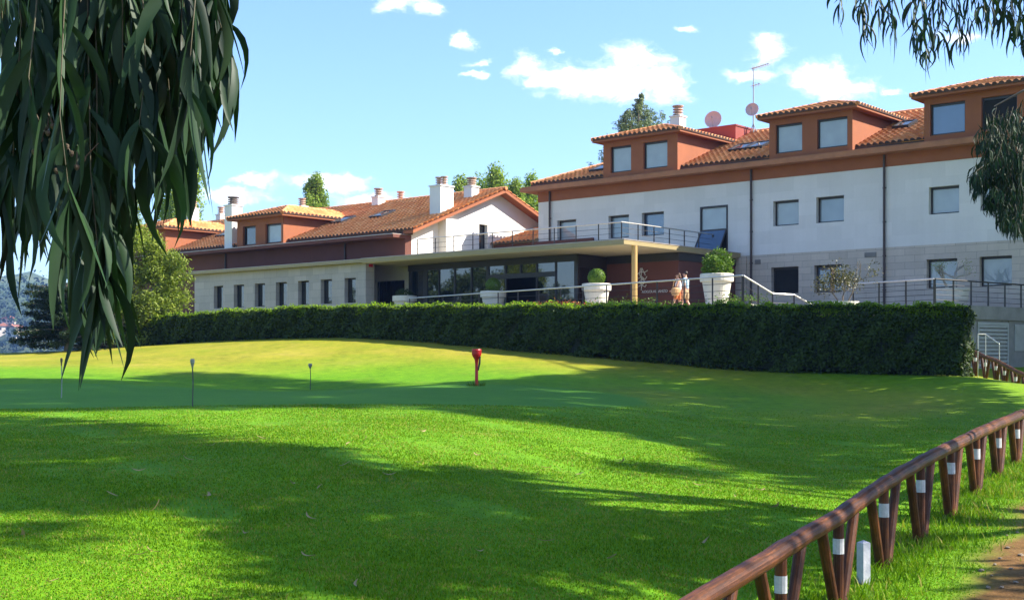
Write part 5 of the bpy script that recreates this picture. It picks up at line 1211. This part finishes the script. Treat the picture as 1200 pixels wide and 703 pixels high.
def person(label,x,y,z,rz,h,top,topm,legm,hairm,hair_long,stride,arm,skirt=False):
    """local frame: the figure faces +X, left is +Y"""
    t=thing('person',label,'person',(x,y,z),rz); k=h/1.75; v=lambda X,Y,Z: (X*k,Y*k,Z*k)
    J=[(*v(0,0,.96),(.14*k,.105*k)),(*v(0,0,1.12),(.125*k,.095*k)),(*v(.01,0,1.30),(.155*k,.105*k)),(*v(0,0,1.43),(.10*k,.08*k)),(*v(.015,0,1.51),.055*k),(*v(.03,0,1.60),(.078*k,.085*k)),(*v(.025,0,1.68),(.078*k,.085*k))]
    E=[(0,1),(1,2),(2,3),(3,4),(4,5),(5,6)]
    legs={}
    for s,(hipx,kx,kz,ax,az_) in zip((1,-1),stride):
        a=len(J); J += [(*v(hipx,s*.09,.88),.088*k),(*v(kx,s*.10,kz),.058*k),(*v((kx+ax)/2,s*.10,(kz+az_)/2+.03),.052*k),(*v(ax,s*.10,az_),.038*k),(*v(ax+.06,s*.105,az_-.055),.036*k),(*v(ax+.15,s*.11,az_-.06),.028*k)]
        E += [(0,a),(a,a+1),(a+1,a+2),(a+2,a+3),(a+3,a+4),(a+4,a+5)]; legs[s]=a
    arms={}
    for s,(exx,eyy,ezz,wx,wy,wz) in zip((1,-1),arm):
        a=len(J); J += [(*v(0,s*.17,1.41),.056*k),(*v(exx,s*eyy,ezz),.042*k),(*v(wx,s*wy,wz),.028*k)]
        E += [(3,a),(a,a+1),(a+1,a+2)]; arms[s]=a
        d=Vector(J[a+2][:3])-Vector(J[a+1][:3]); hand(J,E,a+2,d,(0.9,0,.2),.0088*k)
    body=skinned('body',J,E,M['skin'],t)
    c=Vector(v(.04,0,1.635))
    mb=MB()                                                        # nose, ears, eyes, mouth
    for e in (1,-1): mb.lathe([(.004*k,-.03*k),(.014*k,0),(.004*k,.03*k)],tuple(c+Vector((-.02*k,e*.085*k,0))),8)
    mb.tube([c+Vector((.075*k,0,.02*k)),c+Vector((.10*k,0,-.018*k)),c+Vector((.08*k,0,-.022*k))],[.008*k,.014*k,.008*k],6); mb.build('facial_features',M['skin'],t)
    mb=MB()
    for e in (1,-1): mb.lathe([(.002*k,-.006*k),(.011*k,0),(.002*k,.006*k)],tuple(c+Vector((.078*k,e*.03*k,.02*k))),8)
    mb.tube([c+Vector((.077*k,-.022*k,-.055*k)),c+Vector((.083*k,0,-.055*k)),c+Vector((.077*k,.022*k,-.055*k))],.005*k,6); mb.build('eyes_and_mouth',M['hair'],t)
    # hair
    HJ=[(*v(-.02,0,1.60),(.082*k,.085*k)),(*v(-.015,0,1.69),(.093*k,.098*k)),(*v(.03,0,1.735),(.07*k,.08*k))]; HE=[(0,1),(1,2)]
    if hair_long: HJ += [(*v(-.07,0,1.52),(.05*k,.075*k)),(*v(-.085,0,1.42),(.03*k,.06*k))]; HE += [(0,3),(3,4)]
    skinned('hair',HJ,HE,M[hairm],t)
    # top
    def big(j,f,add): x,y_,z_,r=J[j]; r=r if isinstance(r,tuple) else (r,r); return (x,y_,z_,(r[0]*f+add,r[1]*f+add))
    TJ=[big(0,1.02,.012),big(1,1.02,.014),big(2,1.02,.012),big(3,1.0,.010)]; TE=[(0,1),(1,2),(2,3)]
    for s in (1,-1):
        a=arms[s]; A=Vector(J[a][:3]); Bm=Vector(J[a+1][:3]); b=len(TJ); TJ.append(big(a,1.05,.012))
        if top=='shirt': TJ.append((*(A+(Bm-A)*.7),(.062*k,.062*k))); TE += [(3,b),(b,b+1)]
        else: TE += [(3,b)]; TJ[b]=(*(A+Vector((0,-s*.05,.0))),(.03,.03))
    skinned('shirt',TJ,TE,M[topm],t)
    # shorts or skirt
    SJ=[(*v(0,0,1.02),(.135*k,.112*k)),(*v(0,0,.94),(.155*k,.125*k))]; SE=[(0,1)]
    for s in (1,-1):
        a=legs[s]; A=Vector(J[a][:3]); K_=Vector(J[a+1][:3]); b=len(SJ); SJ += [(*A,(.105*k,.105*k)),(*(A+(K_-A)*(.5 if skirt else .9)),(.088*k,.088*k))]; SE += [(1,b),(b,b+1)]
    skinned('shorts',SJ,SE,M[legm],t)
    mb=MB()
    for s in (1,-1):
        a=legs[s]; f=Vector(J[a+5][:3]); q=Vector(J[a+4][:3]); mb.tube([q-Vector((.05*k,0,.005)),q,f+Vector((.04*k,0,-.01))],[.034*k,.042*k,.03*k],8)
    mb.build('shoes',M['tan'] if hair_long else M['blackcloth'],t)
    return t,k,J,arms
px0=P(803.5,362,53.9); 
person('man in a pale blue shirt and khaki shorts beside a woman on the terrace',px0.x,px0.y,1.905,R(148),1.76,'shirt','shirt','khaki','hair',False,
       ((.02,.10,.50,.12,.07),(-.02,-.02,.50,-.22,.13)),((-.06,.25,1.14,.02,.27,.90),(.03,.25,1.14,.10,.25,.91)))
px0=P(795,362,53.5)
wt,k,J,arms=person('woman in light top and orange shorts striding left with a tan shoulder bag',px0.x,px0.y,1.905,R(176),1.66,'top','whitecloth','orange','brownhair',True,
       ((.03,.20,.52,.26,.07),(-.03,-.05,.50,-.32,.16)),((.10,.22,1.14,.26,.2,1.02),(-.10,.23,1.15,-.16,.25,.92)))
bag=thing('shoulder_bag','tan and orange shoulder bag carried at the hip of the striding woman','bag',(px0.x-.16,px0.y-.26,2.62),R(10))
mb=MB(); mb.lathe([(.02,-.02),(.15,0),(.19,.12),(.17,.27),(.11,.33),(.02,.33)],(0,0,0),14)
mb.v=[(x,y*.5,z) for x,y,z in mb.v]; mb.build('body',M['tan'],bag)
mb=MB(); mb.tube([(-.12,0,.30),(-.05,.06,.55),(.06,.16,.72),(.10,.22,.62),(.12,.05,.30)],.012,6); mb.build('strap',M['tan'],bag)

# ------------------------------------------------------------------ sun, sky with clouds, air
sl=bpy.data.lights.new('sun','SUN'); sl.energy=5.0; sl.angle=R(.53); sl.color=(1,.93,.82); so=bpy.data.objects.new('sun',sl); C.objects.link(so)
so.rotation_euler=SUN.to_track_quat('Z','Y').to_euler(); so.location=(30,5,40)
wd=bpy.data.worlds.new('World'); scene.world=wd; wd.use_nodes=True; t=NT(wd); bg=t.n['Background']
sky=t.add('ShaderNodeTexSky'); sky.sky_type='NISHITA'; sky.sun_disc=False; sky.sun_elevation=EL; sky.sun_rotation=math.atan2(SUN.x,SUN.y); sky.altitude=100; sky.air_density=1.0; sky.dust_density=.6; sky.ozone_density=1.2
tc=t.add('ShaderNodeTexCoord'); dv=tc.outputs['Generated']; sx=t.add('ShaderNodeSeparateXYZ'); t.link(dv,sx.inputs[0])
yy=t.math('MAXIMUM',sx.outputs[1],.05); rx0=t.math('DIVIDE',sx.outputs[0],yy); ez0=t.math('DIVIDE',sx.outputs[2],yy)
cm0=t.add('ShaderNodeCombineXYZ'); t.link(rx0,cm0.inputs[0]); t.link(t.math('MULTIPLY',ez0,1.6),cm0.inputs[1])
wn=t.add('ShaderNodeTexNoise'); wn.inputs['Scale'].default_value=22; wn.inputs['Detail'].default_value=7; wn.inputs['Roughness'].default_value=.62; t.link(cm0.outputs[0],wn.inputs['Vector'])
ws=t.add('ShaderNodeSeparateColor'); t.link(wn.outputs['Color'],ws.inputs[0])
rx=t.math('ADD',rx0,t.math('MULTIPLY',t.math('SUBTRACT',ws.outputs[0],.5),.055)); ez_=t.math('ADD',ez0,t.math('MULTIPLY',t.math('SUBTRACT',ws.outputs[1],.5),.030))
cmb=t.add('ShaderNodeCombineXYZ'); t.link(rx,cmb.inputs[0]); t.link(t.math('MULTIPLY',ez_,1.5),cmb.inputs[1])
clouds=[(622,80,34,13),(655,92,40,16),(700,100,60,22),(745,92,52,30),(785,98,26,22),(735,64,32,17),(668,110,24,9),(478,4,38,14),(505,12,18,9),(539,48,13,8),(556,75,15,5),(554,88,15,5),(895,58,26,18),(880,88,26,9),(960,92,40,18),(985,104,44,15),(808,34,13,5),(655,62,7,4),(1042,108,12,5),
        (300,213,30,8),(270,228,46,10),(385,216,44,9),(430,233,40,9),(1120,40,30,8),(60,60,60,14),(-160,180,120,26),(1350,150,90,30),(1500,60,120,36),(-400,60,160,30)]
best=None
for px,py,w_,h_ in clouds:
    a=t.math('DIVIDE',t.math('SUBTRACT',rx,(px-CX)/F),w_/F); b=t.math('DIVIDE',t.math('SUBTRACT',ez_,(HY-py)/F),h_/F)
    d=t.math('SQRT',t.math('ADD',t.math('MULTIPLY',a,a),t.math('MULTIPLY',b,b))); v=t.math('SUBTRACT',1.0,d)
    best=v if best is None else t.math('SMOOTH_MAX',best,v,.25)
nz=t.noise(cmb.outputs[0],26,9,.66); nz2=t.noise(cmb.outputs[0],75,5,.6)
val=t.math('ADD',best,t.math('ADD',t.math('MULTIPLY',t.math('SUBTRACT',nz,.5),2.7),t.math('MULTIPLY',t.math('SUBTRACT',nz2,.5),.7)))
mr=t.add('ShaderNodeMapRange'); mr.interpolation_type='SMOOTHSTEP'; mr.inputs[1].default_value=-.30; mr.inputs[2].default_value=1.0; t.link(val,mr.inputs[0])
front=t.math('GREATER_THAN',sx.outputs[1],.06)
# elsewhere: scattered fair-weather clouds
n3=t.noise(dv,3.2,8,.6); mr3=t.add('ShaderNodeMapRange'); mr3.interpolation_type='SMOOTHSTEP'; mr3.inputs[1].default_value=.56; mr3.inputs[2].default_value=.72; t.link(n3,mr3.inputs[0])
back=t.math('SUBTRACT',1.0,t.add('ShaderNodeMath').outputs[0]) if False else t.math('LESS_THAN',sx.outputs[1],-.1)
mask=t.math('ADD',t.math('MULTIPLY',mr.outputs[0],front),t.math('MULTIPLY',mr3.outputs[0],back),clamp=True)
SKYMUL=(.87,1.03,1.27)
skyc=t.mix(1.0,sky.outputs[0],SKYMUL,'MULTIPLY')
# thin high veil paling the blue a little
col=t.mix(t.math('MULTIPLY',mask,.9),skyc,(8.6,8.6,8.8))
t.link(col,bg.inputs[0]); bg.inputs[1].default_value=.095

mb=MB(); mb.box((-1560,-1260,-30.5),(1560,1560,112)); hz=mb.build('haze',[]); 
m=bpy.data.materials.new('haze'); m.use_nodes=True; t=NT(m); t.n.remove(t.n['Principled BSDF']); pv=t.add('ShaderNodeVolumePrincipled'); pv.inputs['Density'].default_value=.00028; pv.inputs['Color'].default_value=(.26,.46,.92,1); pv.inputs['Anisotropy'].default_value=.25
t.link(pv.outputs[0],t.n['Material Output'].inputs['Volume']); hz.data.materials.append(m); tag(hz,'pale blue air between the lawn and the far hills','haze',kind='stuff')

vs=scene.view_settings; scene.display_settings.display_device='sRGB'; vs.view_transform='Standard'; vs.look='None'; vs.exposure=1.4; vs.gamma=1; vs.use_curve_mapping=False
cy=scene.cycles; cy.max_bounces=6; cy.diffuse_bounces=3; cy.glossy_bounces=3; cy.transmission_bounces=3; cy.volume_bounces=0; cy.transparent_max_bounces=6; cy.use_denoising=True; cy.volume_step_rate=1
cy.use_adaptive_sampling=True; cy.adaptive_threshold=.015; cy.sample_clamp_indirect=6; cy.caustics_reflective=False; cy.caustics_refractive=False
